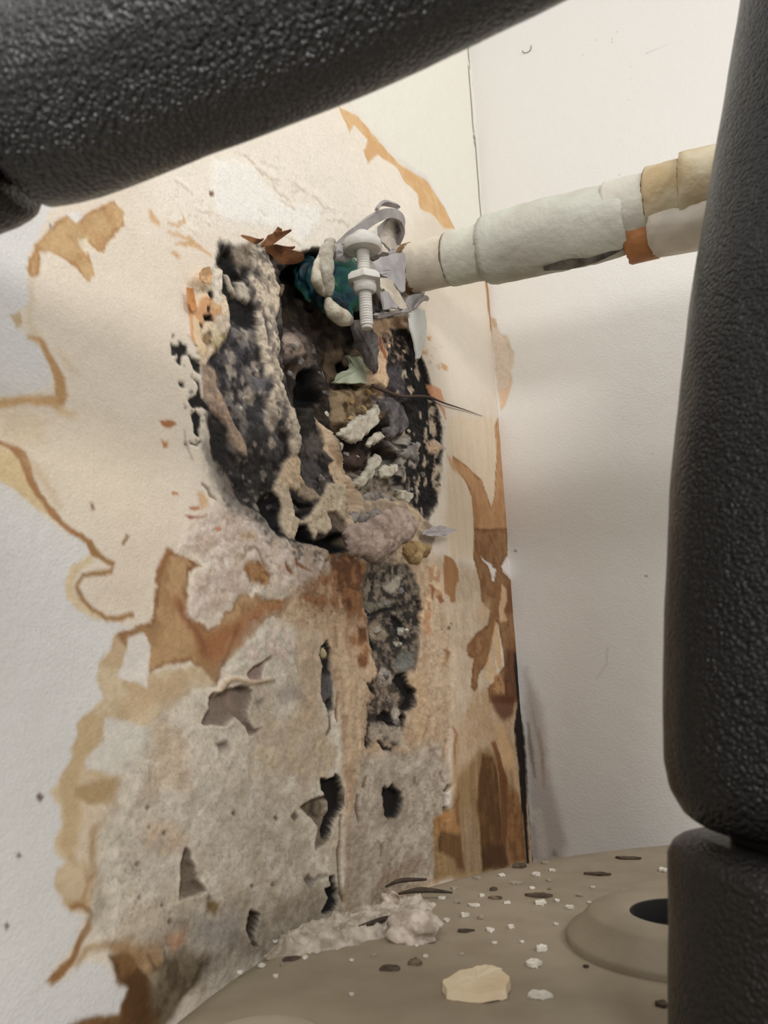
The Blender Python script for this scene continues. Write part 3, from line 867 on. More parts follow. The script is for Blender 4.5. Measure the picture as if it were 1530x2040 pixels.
# --- slits and pits, their deep shade painted in as black
slit = Z(600, 1200, 5.1, [(290, 380), (320, 480), (320, 560), (320, 700), (330, 800), (340, 950), (345, 1090), (290, 1120), (260, 1040), (220, 960), (210, 850), (225, 740), (240, 650), (200, 540), (215, 450)])
P((84, 80, 80), slit, soft=.6, warp=.5, fine=.4, c2=(50, 44, 42), ms=3, h=-2, hs=.8)
P(BLACK, slit[:4] + slit[11:], soft=.5, warp=.4, h=-3.5, hs=.8)
P(BLACK, slit[5:9], soft=.8, warp=.5, h=-5, hs=1.0, a=.7)
P((186, 166, 128), Z(600, 1200, 5.1, [(250, 450), (290, 460), (305, 560), (280, 575), (262, 540)]), soft=.4, warp=.2, h=-1.5, hs=.6)
P((104, 80, 60), stroke([(660, 1425), (661, 1450), (653, 1465)], [3, 6, 3]), soft=.6, warp=.5, add=-1)
P((128, 96, 66), stroke([(676, 1380), (672, 1420), (674, 1440)], [2, 5, 2]), soft=.6, warp=.5, add=-1)
P((120, 84, 52), stroke([(674, 1230), (672, 1290), (668, 1270)], [3, 6, 3]), soft=1.2, warp=.8, a=.6)
h1 = [(642, 1549), (656, 1553), (669, 1547), (671, 1538), (680, 1549), (688, 1569), (689, 1604), (680, 1620), (671, 1631), (667, 1642), (662, 1658), (660, 1673), (649, 1682), (638, 1689), (631, 1696), (633, 1669), (637, 1649), (627, 1636), (613, 1622), (598, 1609), (620, 1593), (636, 1587), (649, 1584), (644, 1576), (640, 1562)]
P((122, 110, 92), h1, soft=.6, warp=.4, fine=.4, h=-2.5, hs=1.0, c2=(100, 88, 70), ms=3)
P((22, 18, 15), [(642, 1549), (656, 1553), (669, 1547), (671, 1538), (680, 1549), (688, 1569), (689, 1604), (680, 1620), (668, 1632), (663, 1660), (652, 1675), (648, 1655), (655, 1630), (664, 1612), (663, 1596), (652, 1584), (644, 1576), (640, 1562)], soft=.6, warp=.4, h=-4, hs=.8)
P((70, 60, 46), stroke([(632, 1600), (630, 1618), (642, 1630)], [5, 7, 5]), soft=.7, warp=.6); P((150, 138, 118), [(645, 1592), (662, 1594), (664, 1618), (650, 1622), (654, 1606)], soft=.6, warp=.6, h=-1.5, hs=.8)
P((128, 114, 96), [(755, 1550), (800, 1548), (818, 1580), (815, 1640), (790, 1660), (755, 1640), (752, 1590)], soft=5, warp=1.5, a=.55)
P((18, 15, 14), [(766, 1571), (772, 1562), (777, 1570), (783, 1560), (789, 1569), (802, 1578), (808, 1596), (802, 1620), (793, 1631), (778, 1633), (768, 1624), (767, 1604)], soft=.9, warp=.4, fine=.6, h=-4, hs=.8)
P((20, 17, 15), [(658, 1747), (669, 1742), (671, 1764), (677, 1780), (676, 1802), (671, 1813), (653, 1822), (641, 1818), (653, 1800), (656, 1787), (649, 1771), (662, 1767)], soft=.7, warp=.4, h=-4, hs=.8)
P((130, 122, 112), stroke([(615, 1755), (622, 1765), (636, 1748), (655, 1745)], [9, 12, 6, 5]), soft=.9, warp=.6, add=-.6)
P((104, 84, 62), stroke([(682, 1625), (680, 1680), (677, 1700), (678, 1740), (681, 1770), (688, 1800)], [4, 4, 7, 5, 6, 8]), soft=.7, warp=.4, add=-1.5)
P((106, 86, 66), stroke([(717, 1585), (715, 1612), (719, 1640)], [4, 7, 4]), soft=.6, warp=.4, add=-1.5); P((120, 98, 74), stroke([(733, 1548), (728, 1570)], [4, 7]), soft=.6, warp=.4, add=-1)
P((120, 104, 84), stroke([(828, 1545), (830, 1562)], [3, 6]), soft=.7); P((118, 92, 72), stroke([(765, 1680), (762, 1705)], [5, 5]), soft=1, warp=1, a=.7); P((120, 100, 80), stroke([(755, 1675), (766, 1690)], [4, 4]), soft=1, warp=1)
P((150, 120, 106), stroke([(855, 1480), (868, 1505), (885, 1520)], [4, 8, 4]), soft=1, warp=.8, a=.7); P((130, 108, 90), stroke([(880, 1540), (886, 1560)], [4, 6]), soft=.8, a=.8)
for q in ([(898, 1564), (891, 1578)], [(889, 1607), (893, 1634)]):
    P((58, 38, 24), stroke(q, [5, 7]), soft=.4, warp=.2, add=-2)
P((196, 186, 174), [(890, 1582), (910, 1560), (912, 1590), (900, 1612), (890, 1606)], soft=.7, warp=.6, add=.4)

# --- mould column under the pink lump
colm = [(740, 1110), (790, 1100), (830, 1140), (842, 1200), (840, 1240), (838, 1290), (830, 1335), (812, 1345), (815, 1365), (830, 1378), (832, 1400), (822, 1415), (808, 1420), (812, 1440), (800, 1480), (790, 1500), (770, 1500), (755, 1470), (740, 1490), (730, 1460), (735, 1400), (750, 1380), (735, 1370), (730, 1360), (755, 1345), (748, 1310), (738, 1280), (735, 1250), (728, 1215), (722, 1170)]
P((142, 124, 104), colm, soft=1.6, warp=1.6, fine=1.4, h=-1.8, hs=2.5, rough=1.1, rs=2.6, c2=(70, 60, 51), ms=3.4, mt=.5)
P((58, 52, 47), [(735, 1120), (800, 1110), (838, 1170), (840, 1260), (828, 1330), (790, 1345), (752, 1310), (738, 1250), (728, 1190)], soft=2.5, warp=2, fine=1.4, c2=(124, 110, 94), ms=3.4, mt=.54, h=-2.8, hs=3, rough=1.2, rs=2.6)
P((150, 132, 108), Z(600, 1200, 5.1, [(720, 240), (800, 180), (880, 240), (930, 330), (900, 400), (800, 400), (730, 330)]), soft=1.6, warp=1.4, h=-3, hs=2, a=.85)
P((158, 148, 132), Z(560, 1080, 2.833, [(600, 230), (690, 190), (715, 180), (700, 240), (650, 290), (610, 270)]), soft=1.2, warp=1.2, h=-3, hs=1.5)
P((112, 104, 90), Z(560, 1080, 2.833, [(480, 320), (560, 350), (640, 320), (690, 330), (600, 380), (480, 380)]), soft=1.2, warp=1.2, h=-2.5, hs=1.5)
for poly in (stroke([(728, 1218), (748, 1224), (770, 1216), (800, 1210)], [6, 9, 9, 4]), [(738, 1270), (748, 1275), (758, 1292), (750, 1305), (742, 1290)], [(795, 1342), (812, 1338), (818, 1362), (832, 1380), (831, 1405), (815, 1417), (803, 1412), (812, 1390), (800, 1372), (790, 1355)], [(757, 1428), (770, 1412), (785, 1420), (790, 1450), (778, 1446), (770, 1438), (757, 1438)], [(805, 1420), (812, 1432), (806, 1444), (798, 1440)], stroke([(838, 1195), (842, 1215), (838, 1248)], [4, 9, 4]), stroke([(731, 1465), (734, 1480), (735, 1492)], [5, 8, 4]), stroke([(755, 1475), (768, 1492), (785, 1495)], [6, 8, 6]), [(785, 1215), (812, 1240), (818, 1280), (808, 1282), (795, 1250)], stroke([(733, 1362), (745, 1375), (752, 1382)], [5, 7, 4])):
    P((24, 21, 19), poly, soft=.8, warp=.8, fine=.8, h=-4, hs=.9)
for poly in ([(805, 1250), (815, 1250), (815, 1264), (806, 1264)], [(793, 1277), (808, 1277), (805, 1286), (796, 1284)]):
    P((170, 164, 150), poly, soft=.5, warp=.4, h=-3, hs=1)
P((110, 110, 102), [(806, 1295), (830, 1300), (826, 1325), (808, 1335), (795, 1328)], soft=1.2, warp=1, h=-3.5, hs=1.5)
P((168, 156, 142), [(765, 1330), (785, 1335), (788, 1360), (768, 1365), (760, 1350)], soft=1.2, warp=1, h=-1.5, hs=1.5)
P((172, 160, 144), [(790, 1400), (802, 1412), (805, 1440), (793, 1440), (786, 1420)], soft=1, warp=1, h=-1.5, hs=1.5)
P((172, 158, 140), [(745, 1440), (800, 1445), (820, 1490), (790, 1480), (770, 1470), (742, 1470)], soft=1.5, warp=1.5, h=-1.2, hs=1.5, a=.7)
P((104, 90, 76), [(760, 1350), (800, 1370), (795, 1410), (770, 1415), (755, 1380)], soft=3, warp=2, a=.5)

# --- the rotten hole round the pipe
hole = [(440, 480), (470, 490), (510, 485), (545, 498), (600, 510), (650, 505), (720, 540), (760, 600), (800, 640), (835, 690), (862, 770), (882, 850), (880, 930), (872, 1005), (850, 1040), (815, 1010), (780, 1000), (715, 1005), (692, 1060), (695, 1100), (640, 1090), (575, 1082), (545, 1058), (520, 1030), (480, 1010), (450, 985), (433, 940), (420, 900), (413, 850), (408, 800), (400, 740), (415, 690), (410, 620), (405, 570), (430, 540)]
P((92, 84, 78), hole, soft=1.6, warp=1.5, fine=1.4, c2=(46, 41, 39), ms=4, h=-2.0, hs=3.0, rough=1.2, rs=3)
P((90, 84, 78), [(405, 860), (440, 930), (470, 990), (520, 1030), (560, 1070), (530, 1062), (480, 1030), (440, 1000), (415, 950), (400, 900)], soft=3, warp=2, fine=2.0, a=.75, broke=.6, bs=2.5)
# orange torn paper at the left rim
P((212, 190, 160), [(372, 560), (395, 540), (420, 545), (455, 590), (465, 650), (460, 690), (430, 700), (415, 720), (400, 740), (392, 700), (378, 660), (372, 610)], soft=1, warp=1, h=0, hs=1.5, rough=.5, rs=2)
P((196, 146, 100), [(369, 575), (384, 578), (391, 612), (402, 590), (412, 585), (440, 600), (442, 622), (428, 640), (412, 632), (398, 660), (392, 690), (380, 680), (376, 630)], soft=.7, warp=.8, h=.5, hs=1)
P((196, 160, 112), [(415, 600), (440, 598), (442, 618), (425, 622)], soft=.6, warp=.5, a=.7)
P((214, 186, 148), [(382, 630), (396, 640), (402, 680), (412, 700), (404, 715), (390, 700), (384, 660)], soft=.7, warp=.6, h=.8, hs=1)
P((138, 112, 78), [(405, 665), (420, 655), (425, 680), (412, 690), (403, 680)], soft=1, warp=1, c2=(96, 78, 54), ms=2)
P((188, 172, 150), [(425, 625), (458, 632), (462, 655), (448, 668), (430, 650)], soft=.8, warp=1, h=.2, rough=.6, rs=2)
P((186, 168, 132), [(420, 672), (450, 660), (468, 668), (455, 690), (425, 700)], soft=1, warp=1, c2=(132, 112, 72), ms=2.5)
P((208, 196, 178), [(424, 535), (445, 535), (447, 570), (440, 610), (425, 600), (425, 565)], soft=1, warp=.8, h=.3, hs=1)
for poly in ([(415, 580), (424, 578), (427, 594), (418, 598)], [(402, 628), (420, 624), (424, 638), (408, 640)], [(396, 645), (404, 645), (404, 654), (397, 654)], [(445, 560), (455, 552), (462, 575), (458, 588), (443, 586)], [(411, 610), (418, 608), (418, 622), (412, 624)], [(458, 640), (466, 640), (466, 652), (459, 652)]):
    P(BLACK, poly, soft=.5, warp=.5, fine=.4, h=-2, hs=.8)
# black vertical rot left
P((28, 24, 22), [(452, 490), (470, 500), (478, 540), (495, 560), (500, 590), (512, 610), (515, 650), (500, 655), (480, 640), (465, 620), (462, 580), (450, 550), (445, 515)], soft=.9, warp=1.2, fine=.9, h=-4, hs=1.5, rough=.8)
P((34, 30, 28), [(455, 600), (480, 590), (505, 610), (510, 660), (500, 690), (470, 700), (460, 660)], soft=1.5, warp=1.2, fine=1, h=-3.5, hs=2)
P((140, 126, 108), [(462, 495), (500, 480), (510, 500), (500, 530), (485, 530), (472, 520)], soft=1.2, warp=1.2, h=-.5, hs=1.5, c2=(110, 98, 84), ms=3)
P((180, 168, 150), [(478, 560), (492, 560), (505, 580), (500, 600), (482, 590)], soft=.7, warp=.9, h=-1, hs=1)
P((184, 168, 148), stroke([(455, 545), (466, 575), (475, 590)], [4, 8, 4]), soft=.6, warp=.5, h=-.5, hs=.8)
# grey-violet field and bands of the left crust
P((116, 108, 102), [(470, 640), (510, 650), (515, 720), (530, 790), (555, 850), (575, 890), (560, 925), (520, 900), (480, 850), (445, 800), (430, 750), (435, 700)], soft=2, warp=1.8, fine=1, c2=(66, 62, 65), ms=4, h=-1.6, hs=2.5, rough=1.0, rs=2.5)
P((172, 146, 122), [(400, 725), (430, 735), (440, 775), (460, 815), (475, 850), (495, 880), (500, 915), (480, 910), (462, 870), (445, 830), (420, 815), (405, 785)], soft=1.2, warp=1.2, fine=.8, h=-.4, hs=1.6, rough=.5, c2=(150, 128, 110), ms=3)
P((46, 42, 40), [(413, 825), (440, 840), (456, 850), (460, 910), (452, 930), (430, 910), (418, 880)], soft=1.6, warp=1.0, fine=.8, h=-1.4, hs=2)
P((62, 58, 58), [(500, 840), (540, 850), (575, 885), (572, 910), (545, 920), (520, 900), (490, 880)], soft=1.2, warp=1.2, h=-1.2, hs=1.5, c2=(82, 78, 78), ms=3)
P((70, 68, 70), [(500, 800), (520, 805), (530, 840), (510, 850)], soft=1.4, warp=1.2, a=.9)
P((74, 70, 74), [(455, 690), (500, 690), (500, 760), (470, 770), (440, 740)], soft=3, warp=2, a=.7)
P((46, 42, 41), [(455, 900), (500, 905), (545, 930), (560, 960), (560, 1000), (566, 1030), (560, 1062), (545, 1056), (525, 1030), (490, 1010), (465, 970)], soft=2.0, warp=1.6, fine=1.4, c2=(66, 62, 60), ms=4, h=-2.5, hs=2.5, rough=1.0)
P((22, 19, 18), [(520, 990), (550, 975), (562, 1005), (566, 1040), (562, 1062), (548, 1058), (532, 1040), (522, 1015)], soft=1.2, warp=1, fine=1, h=-5, hs=2)
P((118, 104, 92), [(445, 935), (462, 940), (468, 990), (455, 985), (442, 960)], soft=1.5, warp=1, a=.7)
# pale raised ridge
ridge = [(498, 492), (530, 495), (545, 530), (555, 570), (556, 610), (550, 640), (556, 680), (558, 730), (562, 765), (576, 800), (590, 830), (597, 870), (596, 905), (585, 912), (578, 870), (560, 850), (545, 830), (530, 800), (520, 770), (530, 735), (520, 700), (512, 660), (515, 620), (505, 590), (500, 550), (502, 520)]
P((196, 180, 156), ridge, soft=1.0, warp=1.4, fine=1.1, h=1.0, hs=2.0, rough=.9, rs=2.2, c2=(132, 120, 110), ms=3, mt=.53, var=.16)
P((188, 172, 146), stroke([(540, 520), (553, 575), (553, 620)], [10, 14, 8]), soft=.8, warp=.8, a=.8)
P((196, 184, 164), stroke([(556, 735), (566, 785), (584, 815), (595, 855), (596, 895)], [4, 5, 6, 6, 4]), soft=.6, warp=.4, add=.6)
P((100, 96, 98), [(508, 750), (540, 752), (540, 780), (515, 785)], soft=1.2, warp=1.0, h=0, hs=1.5); P((94, 88, 84), stroke([(522, 610), (530, 650), (535, 690)], [4, 7, 3]), soft=.8, warp=.8, add=-.8); P((100, 92, 90), [(560, 805), (575, 815), (572, 835), (558, 825)], soft=1, warp=.6); P((104, 96, 94), [(545, 835), (565, 832), (565, 850), (548, 850)], soft=1, warp=.8)
P((176, 162, 144), [(530, 815), (550, 818), (555, 855), (545, 860), (532, 840)], soft=.9, warp=.9, add=.6)
P((78, 72, 66), [(505, 540), (520, 542), (518, 556), (506, 556)], soft=1, warp=.6, a=.8)
for x, y in ((518, 735), (487, 811), (492, 790), (517, 500), (515, 528), (583, 845)):
    P((206, 200, 190), [(x - 4, y), (x, y - 4), (x + 4, y), (x, y + 4)], soft=.4, warp=.3, add=.5)
# pale crumbs and char flecks over the crust
WL.dots((188, 172, 150), [(440, 700), (500, 640), (540, 700), (590, 840), (590, 900), (540, 920), (480, 860), (430, 780)], 40, 4.2, seed=31, a=.45, stretch=1.8)
WL.dots((52, 48, 50), [(500, 500), (545, 510), (555, 700), (590, 830), (595, 900), (550, 860), (520, 760), (505, 600)], 34, 3.6, seed=32, a=.7, stretch=1.7)
WL.dots((150, 138, 124), [(455, 900), (545, 930), (560, 1010), (520, 1020), (470, 970)], 26, 3.6, seed=33, a=.55)
WL.dots((28, 25, 24), [(430, 640), (480, 620), (510, 700), (470, 780), (430, 740)], 18, 4.0, seed=34, a=.7)
# spots of mould left of the hole
for poly in ([(342, 684), (352, 690), (360, 681), (373, 690), (376, 702), (366, 712), (360, 728), (352, 722), (354, 708), (342, 708)], [(374, 708), (386, 716), (400, 728), (398, 744), (386, 742), (380, 724)], [(384, 756), (396, 760), (402, 790), (412, 806), (420, 820), (404, 816), (380, 812), (374, 796), (392, 786), (394, 770)], [(378, 828), (390, 818), (402, 830), (400, 855), (396, 872), (386, 862), (386, 845)], stroke([(378, 884), (392, 886), (402, 878)], 5), [(355, 760), (368, 764), (370, 772), (360, 770)]):
    P((26, 23, 21), poly, soft=.5, warp=.7, fine=.8, h=-.8, hs=1)
P((150, 138, 122), stroke([(366, 855), (370, 885), (382, 915)], [2, 5, 3]), soft=.8, warp=.6, a=.8)
WL.dots((60, 54, 50), [(335, 655), (400, 655), (420, 860), (400, 910), (370, 900), (355, 770)], 40, 2.2, seed=4, a=.8)
WL.dots((50, 46, 43), [(430, 960), (520, 1030), (560, 1075), (600, 1090), (590, 1120), (520, 1070), (450, 1020)], 60, 3.0, seed=5, a=.55)
WL.dots((70, 64, 58), [(560, 1080), (690, 1100), (680, 1130), (600, 1120)], 22, 3.2, seed=6, a=.7)

# cavity
cav = [(552, 545), (580, 520), (612, 500), (660, 500), (720, 560), (735, 640), (745, 720), (750, 760), (760, 830), (790, 900), (800, 960), (770, 990), (715, 1000), (690, 940), (660, 860), (610, 815), (600, 900), (590, 850), (575, 800), (560, 740), (556, 640)]
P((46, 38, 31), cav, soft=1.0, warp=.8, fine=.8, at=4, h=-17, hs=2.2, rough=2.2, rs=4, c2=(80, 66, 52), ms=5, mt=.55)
P((112, 98, 88), [(572, 650), (600, 635), (640, 680), (650, 740), (668, 800), (655, 812), (640, 790), (625, 750), (600, 735), (566, 745), (558, 690)], soft=1.5, warp=1.5, fine=1.2, at=10, h=-10, hs=4, rough=2.6, rs=4, c2=(70, 60, 54), ms=4)
P((160, 140, 124), [(565, 670), (580, 660), (605, 672), (610, 700), (585, 705), (566, 690)], soft=1.2, warp=1.0, at=8, h=-7, hs=3, rough=1.0)
P((60, 50, 42), [(600, 600), (690, 640), (700, 700), (660, 720), (620, 660)], soft=3, warp=2, at=15, c2=(90, 74, 56), ms=4, a=.8)
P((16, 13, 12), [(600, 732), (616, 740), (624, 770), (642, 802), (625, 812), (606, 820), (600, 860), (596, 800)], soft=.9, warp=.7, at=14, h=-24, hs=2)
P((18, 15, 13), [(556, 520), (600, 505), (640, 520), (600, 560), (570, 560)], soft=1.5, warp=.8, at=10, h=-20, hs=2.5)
P((126, 108, 84), [(555, 555), (575, 545), (588, 570), (580, 600), (560, 595)], soft=1.2, warp=.8, at=6, h=-9, hs=2)
P((120, 98, 76), [(655, 700), (690, 690), (700, 720), (680, 745), (662, 760), (655, 730)], soft=2, warp=1.2, at=15, a=.8)
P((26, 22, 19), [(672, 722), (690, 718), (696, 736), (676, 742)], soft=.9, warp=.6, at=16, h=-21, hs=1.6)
P((142, 120, 88), [(668, 772), (745, 768), (760, 800), (730, 840), (690, 865), (668, 850), (676, 810)], soft=1.5, warp=1.5, fine=1.0, at=13, h=-13, hs=2.5, rough=1.8, rs=3, c2=(104, 84, 58), ms=4)
P((126, 116, 108), [(745, 780), (790, 785), (812, 830), (810, 890), (780, 905), (755, 880), (760, 830)], soft=1.6, warp=1.2, fine=1.0, at=9, h=-9, hs=3, rough=1.5, rs=3, c2=(96, 88, 84), ms=4)
P((94, 74, 64), [(690, 905), (725, 890), (738, 915), (725, 940), (700, 935)], soft=1, warp=.7, at=13, h=-13, hs=1.5)
P((96, 84, 70), [(690, 940), (800, 930), (800, 1000), (700, 1010)], soft=2, warp=1.5, at=8, h=-7, hs=3, rough=1.8, rs=2.5, c2=(150, 138, 120), ms=4, mt=.5)
# tan standing board inside and cream drips
P((204, 178, 146), Z(600, 860, 4.78, [(50, -240), (180, -150), (260, -20), (270, 80), (300, 180), (340, 260), (410, 350), (440, 480), (470, 600), (480, 740), (400, 820), (300, 760), (210, 740), (240, 600), (250, 500), (210, 400), (200, 330), (240, 290), (150, 180), (190, 60), (120, -100)]), soft=.8, warp=.8, fine=.6, at=6, h=-6, hs=1.5, rough=.6, rs=3)
P((100, 84, 72), Z(600, 860, 4.78, [(30, -150), (110, -120), (180, 40), (190, 160), (100, 130), (40, 0)]), soft=1, warp=1, at=8, h=-9, hs=1.5, a=.8)
P((196, 178, 150), Z(400, 960, 4.78, [(730, -20), (800, -60), (860, 60), (880, 150), (900, 250), (920, 330), (1000, 370), (1060, 320), (1130, 220), (1190, 100), (1240, 0), (1400, 0), (1420, 250), (1380, 350), (1310, 290), (1230, 300), (1280, 430), (1220, 500), (1140, 480), (1100, 540), (1060, 470), (1040, 400), (960, 390), (930, 470), (900, 545), (830, 520), (790, 450), (780, 350), (800, 250), (760, 140), (720, 80)]), soft=.7, warp=.7, fine=.5, h=-.3, hs=1.3, rough=.7, rs=2.5)
P((206, 180, 146), [(565, 930), (590, 905), (605, 915), (600, 945), (620, 975), (590, 975), (570, 965), (555, 960)], soft=.8, warp=.8, h=0, hs=1.3, rough=.6)
P((88, 82, 84), [(600, 910), (640, 912), (648, 930), (642, 960), (618, 955), (602, 930)], soft=.8, warp=.6, h=-3, hs=1)
P((168, 150, 124), [(600, 960), (635, 975), (645, 990), (620, 995), (600, 985)], soft=.9, warp=.8, h=-1, hs=1.2)
P((20, 17, 16), [(590, 992), (605, 1000), (628, 1004), (626, 1012), (602, 1015), (592, 1005)], soft=.6, warp=.6, h=-6, hs=1.2)
P((40, 36, 34), [(592, 1020), (606, 1022), (610, 1034), (598, 1030)], soft=.7, warp=.6, h=-4, hs=1)
P((17, 15, 15), [(600, 1048), (616, 1045), (624, 1070), (632, 1078), (655, 1070), (680, 1055), (690, 1068), (697, 1098), (665, 1106), (640, 1090), (592, 1078)], soft=.8, warp=.6, fine=.7, h=-8, hs=1.5)
P((110, 94, 78), [(655, 1018), (672, 1016), (690, 1040), (700, 1060), (684, 1058), (664, 1034)], soft=.8, warp=.6, h=-2, hs=1)
P((168, 152, 128), stroke([(645, 1085), (652, 1100), (650, 1115)], [6, 9, 5]), soft=.8, warp=.6, add=1)
# fibrous right flank: peach paper, char and specks
P((206, 172, 136), [(742, 640), (795, 630), (812, 640), (800, 660), (775, 670), (772, 740), (790, 795), (772, 780), (750, 755), (745, 700)], soft=.8, warp=.9, fine=.7, at=2, h=-3, hs=2.5, rough=.8, rs=2)
P((150, 92, 56), stroke([(760, 670), (763, 690), (768, 700), (770, 715)], [5, 9, 6, 4]), soft=.6, warp=.7, at=2)
P((44, 38, 35), [(785, 650), (812, 655), (836, 700), (850, 735), (862, 790), (880, 850), (880, 920), (872, 1000), (850, 1025), (830, 1005), (805, 980), (800, 930), (815, 870), (818, 820), (800, 790), (785, 760), (778, 720), (790, 690)], soft=1.2, warp=1.0, fine=1.2, h=-2.2, hs=3, rough=1.4, rs=2.2, c2=(30, 27, 27), ms=4)
P((146, 122, 104), [(770, 660), (800, 660), (822, 690), (815, 720), (795, 730), (785, 710), (775, 690)], soft=1.5, warp=1.5, fine=1.2, c2=(66, 52, 44), ms=3, mt=.5, rough=1.0)
P((84, 78, 80), [(778, 730), (805, 725), (820, 780), (815, 800), (790, 790)], soft=1.5, warp=1.0, a=.9)
P((20, 18, 18), [(836, 715), (846, 720), (862, 780), (872, 820), (870, 870), (850, 870), (838, 820), (832, 780)], soft=1, warp=.8, fine=.8, h=-2.5, hs=2)
P((190, 160, 128), stroke([(806, 800), (812, 830), (818, 870)], [6, 9, 5]), soft=.7, warp=.8, fine=.6, h=-2.5, hs=1); P((200, 178, 148), [(818, 770), (826, 765), (834, 775), (826, 785)], soft=.5, warp=.4); P((200, 186, 150), [(806, 738), (814, 736), (816, 750), (808, 752)], soft=.4, warp=.3)
P((198, 168, 140), [(852, 880), (872, 875), (884, 890), (870, 905), (855, 900)], soft=.7, warp=.8, h=-.5, hs=1)
WL.dots((196, 176, 150), [(785, 660), (830, 700), (862, 790), (880, 860), (875, 1000), (850, 1020), (815, 990), (805, 930), (820, 860), (800, 780)], 44, 2.2, seed=8, a=.85, stretch=4.0)
WL.dots((170, 160, 146), [(790, 880), (830, 870), (850, 940), (840, 1000), (800, 980), (780, 930)], 26, 3.4, seed=9, a=.8, stretch=1.8)
WL.dots((26, 22, 22), [(775, 655), (820, 660), (840, 720), (800, 740)], 22, 2.6, seed=10, a=.85, stretch=1.6)
WL.dots((60, 48, 42), [(862, 770), (888, 850), (886, 930), (876, 1000), (868, 920)], 22, 2.0, seed=12, a=.8)
P((204, 142, 98), Z(600, 600, 5.1, [(1300, 840), (1360, 860), (1420, 900), (1440, 970), (1460, 1020), (1400, 1020), (1340, 960)]), soft=.8, warp=.8, fine=.6, a=.9)
P((190, 128, 84), stroke(Z(600, 600, 5.1, [(1380, 1030), (1440, 1100), (1470, 1200)]), [3, 7, 3]), soft=.8, warp=.6, a=.8)
for poly in ([(850, 670), (860, 671), (858, 680), (852, 678)], [(838, 698), (850, 700), (853, 706), (842, 706)], Z(820, 560, 6, [(340, 970), (400, 1000), (440, 1040), (420, 1080), (370, 1060)])):
    P((196, 148, 96), poly, soft=.5, warp=.4, a=.9)
WL.dots((188, 160, 128), [(845, 680), (880, 690), (890, 740), (860, 740)], 12, 2.0, seed=13, a=.7)

# --- strip between hole and corner
P((188, 164, 134), [(690, 985), (800, 975), (850, 1030), (870, 1060), (850, 1120), (720, 1120), (690, 1080)], soft=2, warp=2, fine=1.2, c2=(150, 132, 112), ms=4, rough=.8, rs=2.5)
P((212, 190, 160), [(895, 830), (1000, 830), (1012, 1110), (900, 1110), (885, 1040), (895, 930)], soft=3, warp=2, a=.8, var=.03)
P((192, 168, 140), [(860, 1100), (1000, 1150), (985, 1300), (960, 1480), (900, 1500), (850, 1330)], soft=4, warp=2.5, a=.8, c2=(178, 152, 122), ms=7)
P((184, 138, 92), Z(800, 500, 2.096, [(210, 850), (262, 890), (335, 955), (373, 1069), (386, 1027), (398, 838), (388, 734), (405, 692), (425, 775), (432, 943), (438, 1180), (440, 1320), (310, 1320), (304, 1174), (294, 1027), (262, 954), (226, 912)]), soft=.7, warp=.8, fine=.5, c2=(172, 124, 80), ms=9, edge=(150, 104, 62), ew=1.6)
P((160, 112, 66), stroke(Z(800, 500, 2.096, [(300, 1000), (312, 1100), (310, 1200), (318, 1300)]), [5, 9, 8, 8]), soft=1.0, warp=.7, a=.7)
P((168, 120, 74), stroke([(968, 558), (974, 600), (980, 660)], [4, 8, 4]), soft=.6, warp=.4); P((186, 150, 108), stroke([(980, 660), (992, 760), (1000, 830)], [3, 4, 8]), soft=.7, warp=.4)
P((186, 142, 96), stroke([(892, 905), (905, 930), (918, 945)], [4, 14, 6]), soft=1.5, warp=1.5, fine=1.0, a=.8)
strip = Z(840, 1060, 5.464, [(570, -40), (930, -40), (940, 270), (870, 360), (880, 430), (970, 520), (1010, 650), (1010, 850), (1050, 1050), (1070, 1300), (1100, 1500), (1120, 1858), (740, 1858), (720, 1700), (830, 1560), (900, 1450), (880, 1250), (830, 1000), (800, 950), (780, 1050), (750, 1250), (700, 1440), (620, 1550), (600, 1700), (570, 1730), (530, 1690), (550, 1500), (570, 1370), (500, 1340), (490, 1240), (600, 1100), (720, 1000), (740, 850), (650, 760), (640, 600), (600, 420), (560, 280)])
P((186, 158, 126), [(940, 1380), (1000, 1360), (1060, 1380), (1075, 1740), (900, 1760), (900, 1500)], soft=3, warp=1.5, c2=(174, 144, 108), ms=6)
P((160, 118, 74), strip, soft=.8, warp=.9, fine=.7, c2=(138, 94, 54), ms=6, edge=(122, 78, 40), ew=1.6, var=.14)
P((196, 164, 124), Z(840, 1060, 5.464, [(640, 760), (740, 740), (730, 900), (640, 960), (600, 880)]), soft=2.5, warp=1.5, a=.7)
P((214, 178, 132), Z(840, 1060, 5.464, [(870, 560), (920, 620), (930, 740), (890, 860), (930, 960), (860, 980), (840, 850), (850, 700)]), soft=.9, warp=.6)
P((206, 170, 126), Z(840, 1060, 5.464, [(800, 960), (830, 1000), (850, 1180), (870, 1350), (880, 1500), (830, 1480), (800, 1350), (775, 1200), (785, 1050)]), soft=.9, warp=.6)
P((200, 170, 130), Z(840, 1060, 5.464, [(740, 1280), (790, 1380), (830, 1520), (760, 1640), (680, 1560), (710, 1420)]), soft=1.0, warp=.8)
P((150, 104, 60), stroke(Z(840, 1060, 5.464, [(850, 560), (830, 760), (780, 960), (740, 1180), (690, 1440)]), [6, 9, 10, 9, 7]), soft=.9, warp=.6)
P((128, 80, 40), Z(840, 1060, 5.464, [(930, 560), (990, 600), (1000, 880), (940, 900), (900, 860), (930, 740)]), soft=1.2, warp=.8, a=.85)
P((108, 64, 32), Z(840, 1060, 5.464, [(920, 1280), (1060, 1250), (1110, 1600), (1120, 1858), (900, 1858), (900, 1600)]), soft=4, warp=2.2, fine=1.0, a=.85, c2=(82, 46, 24), ms=5)
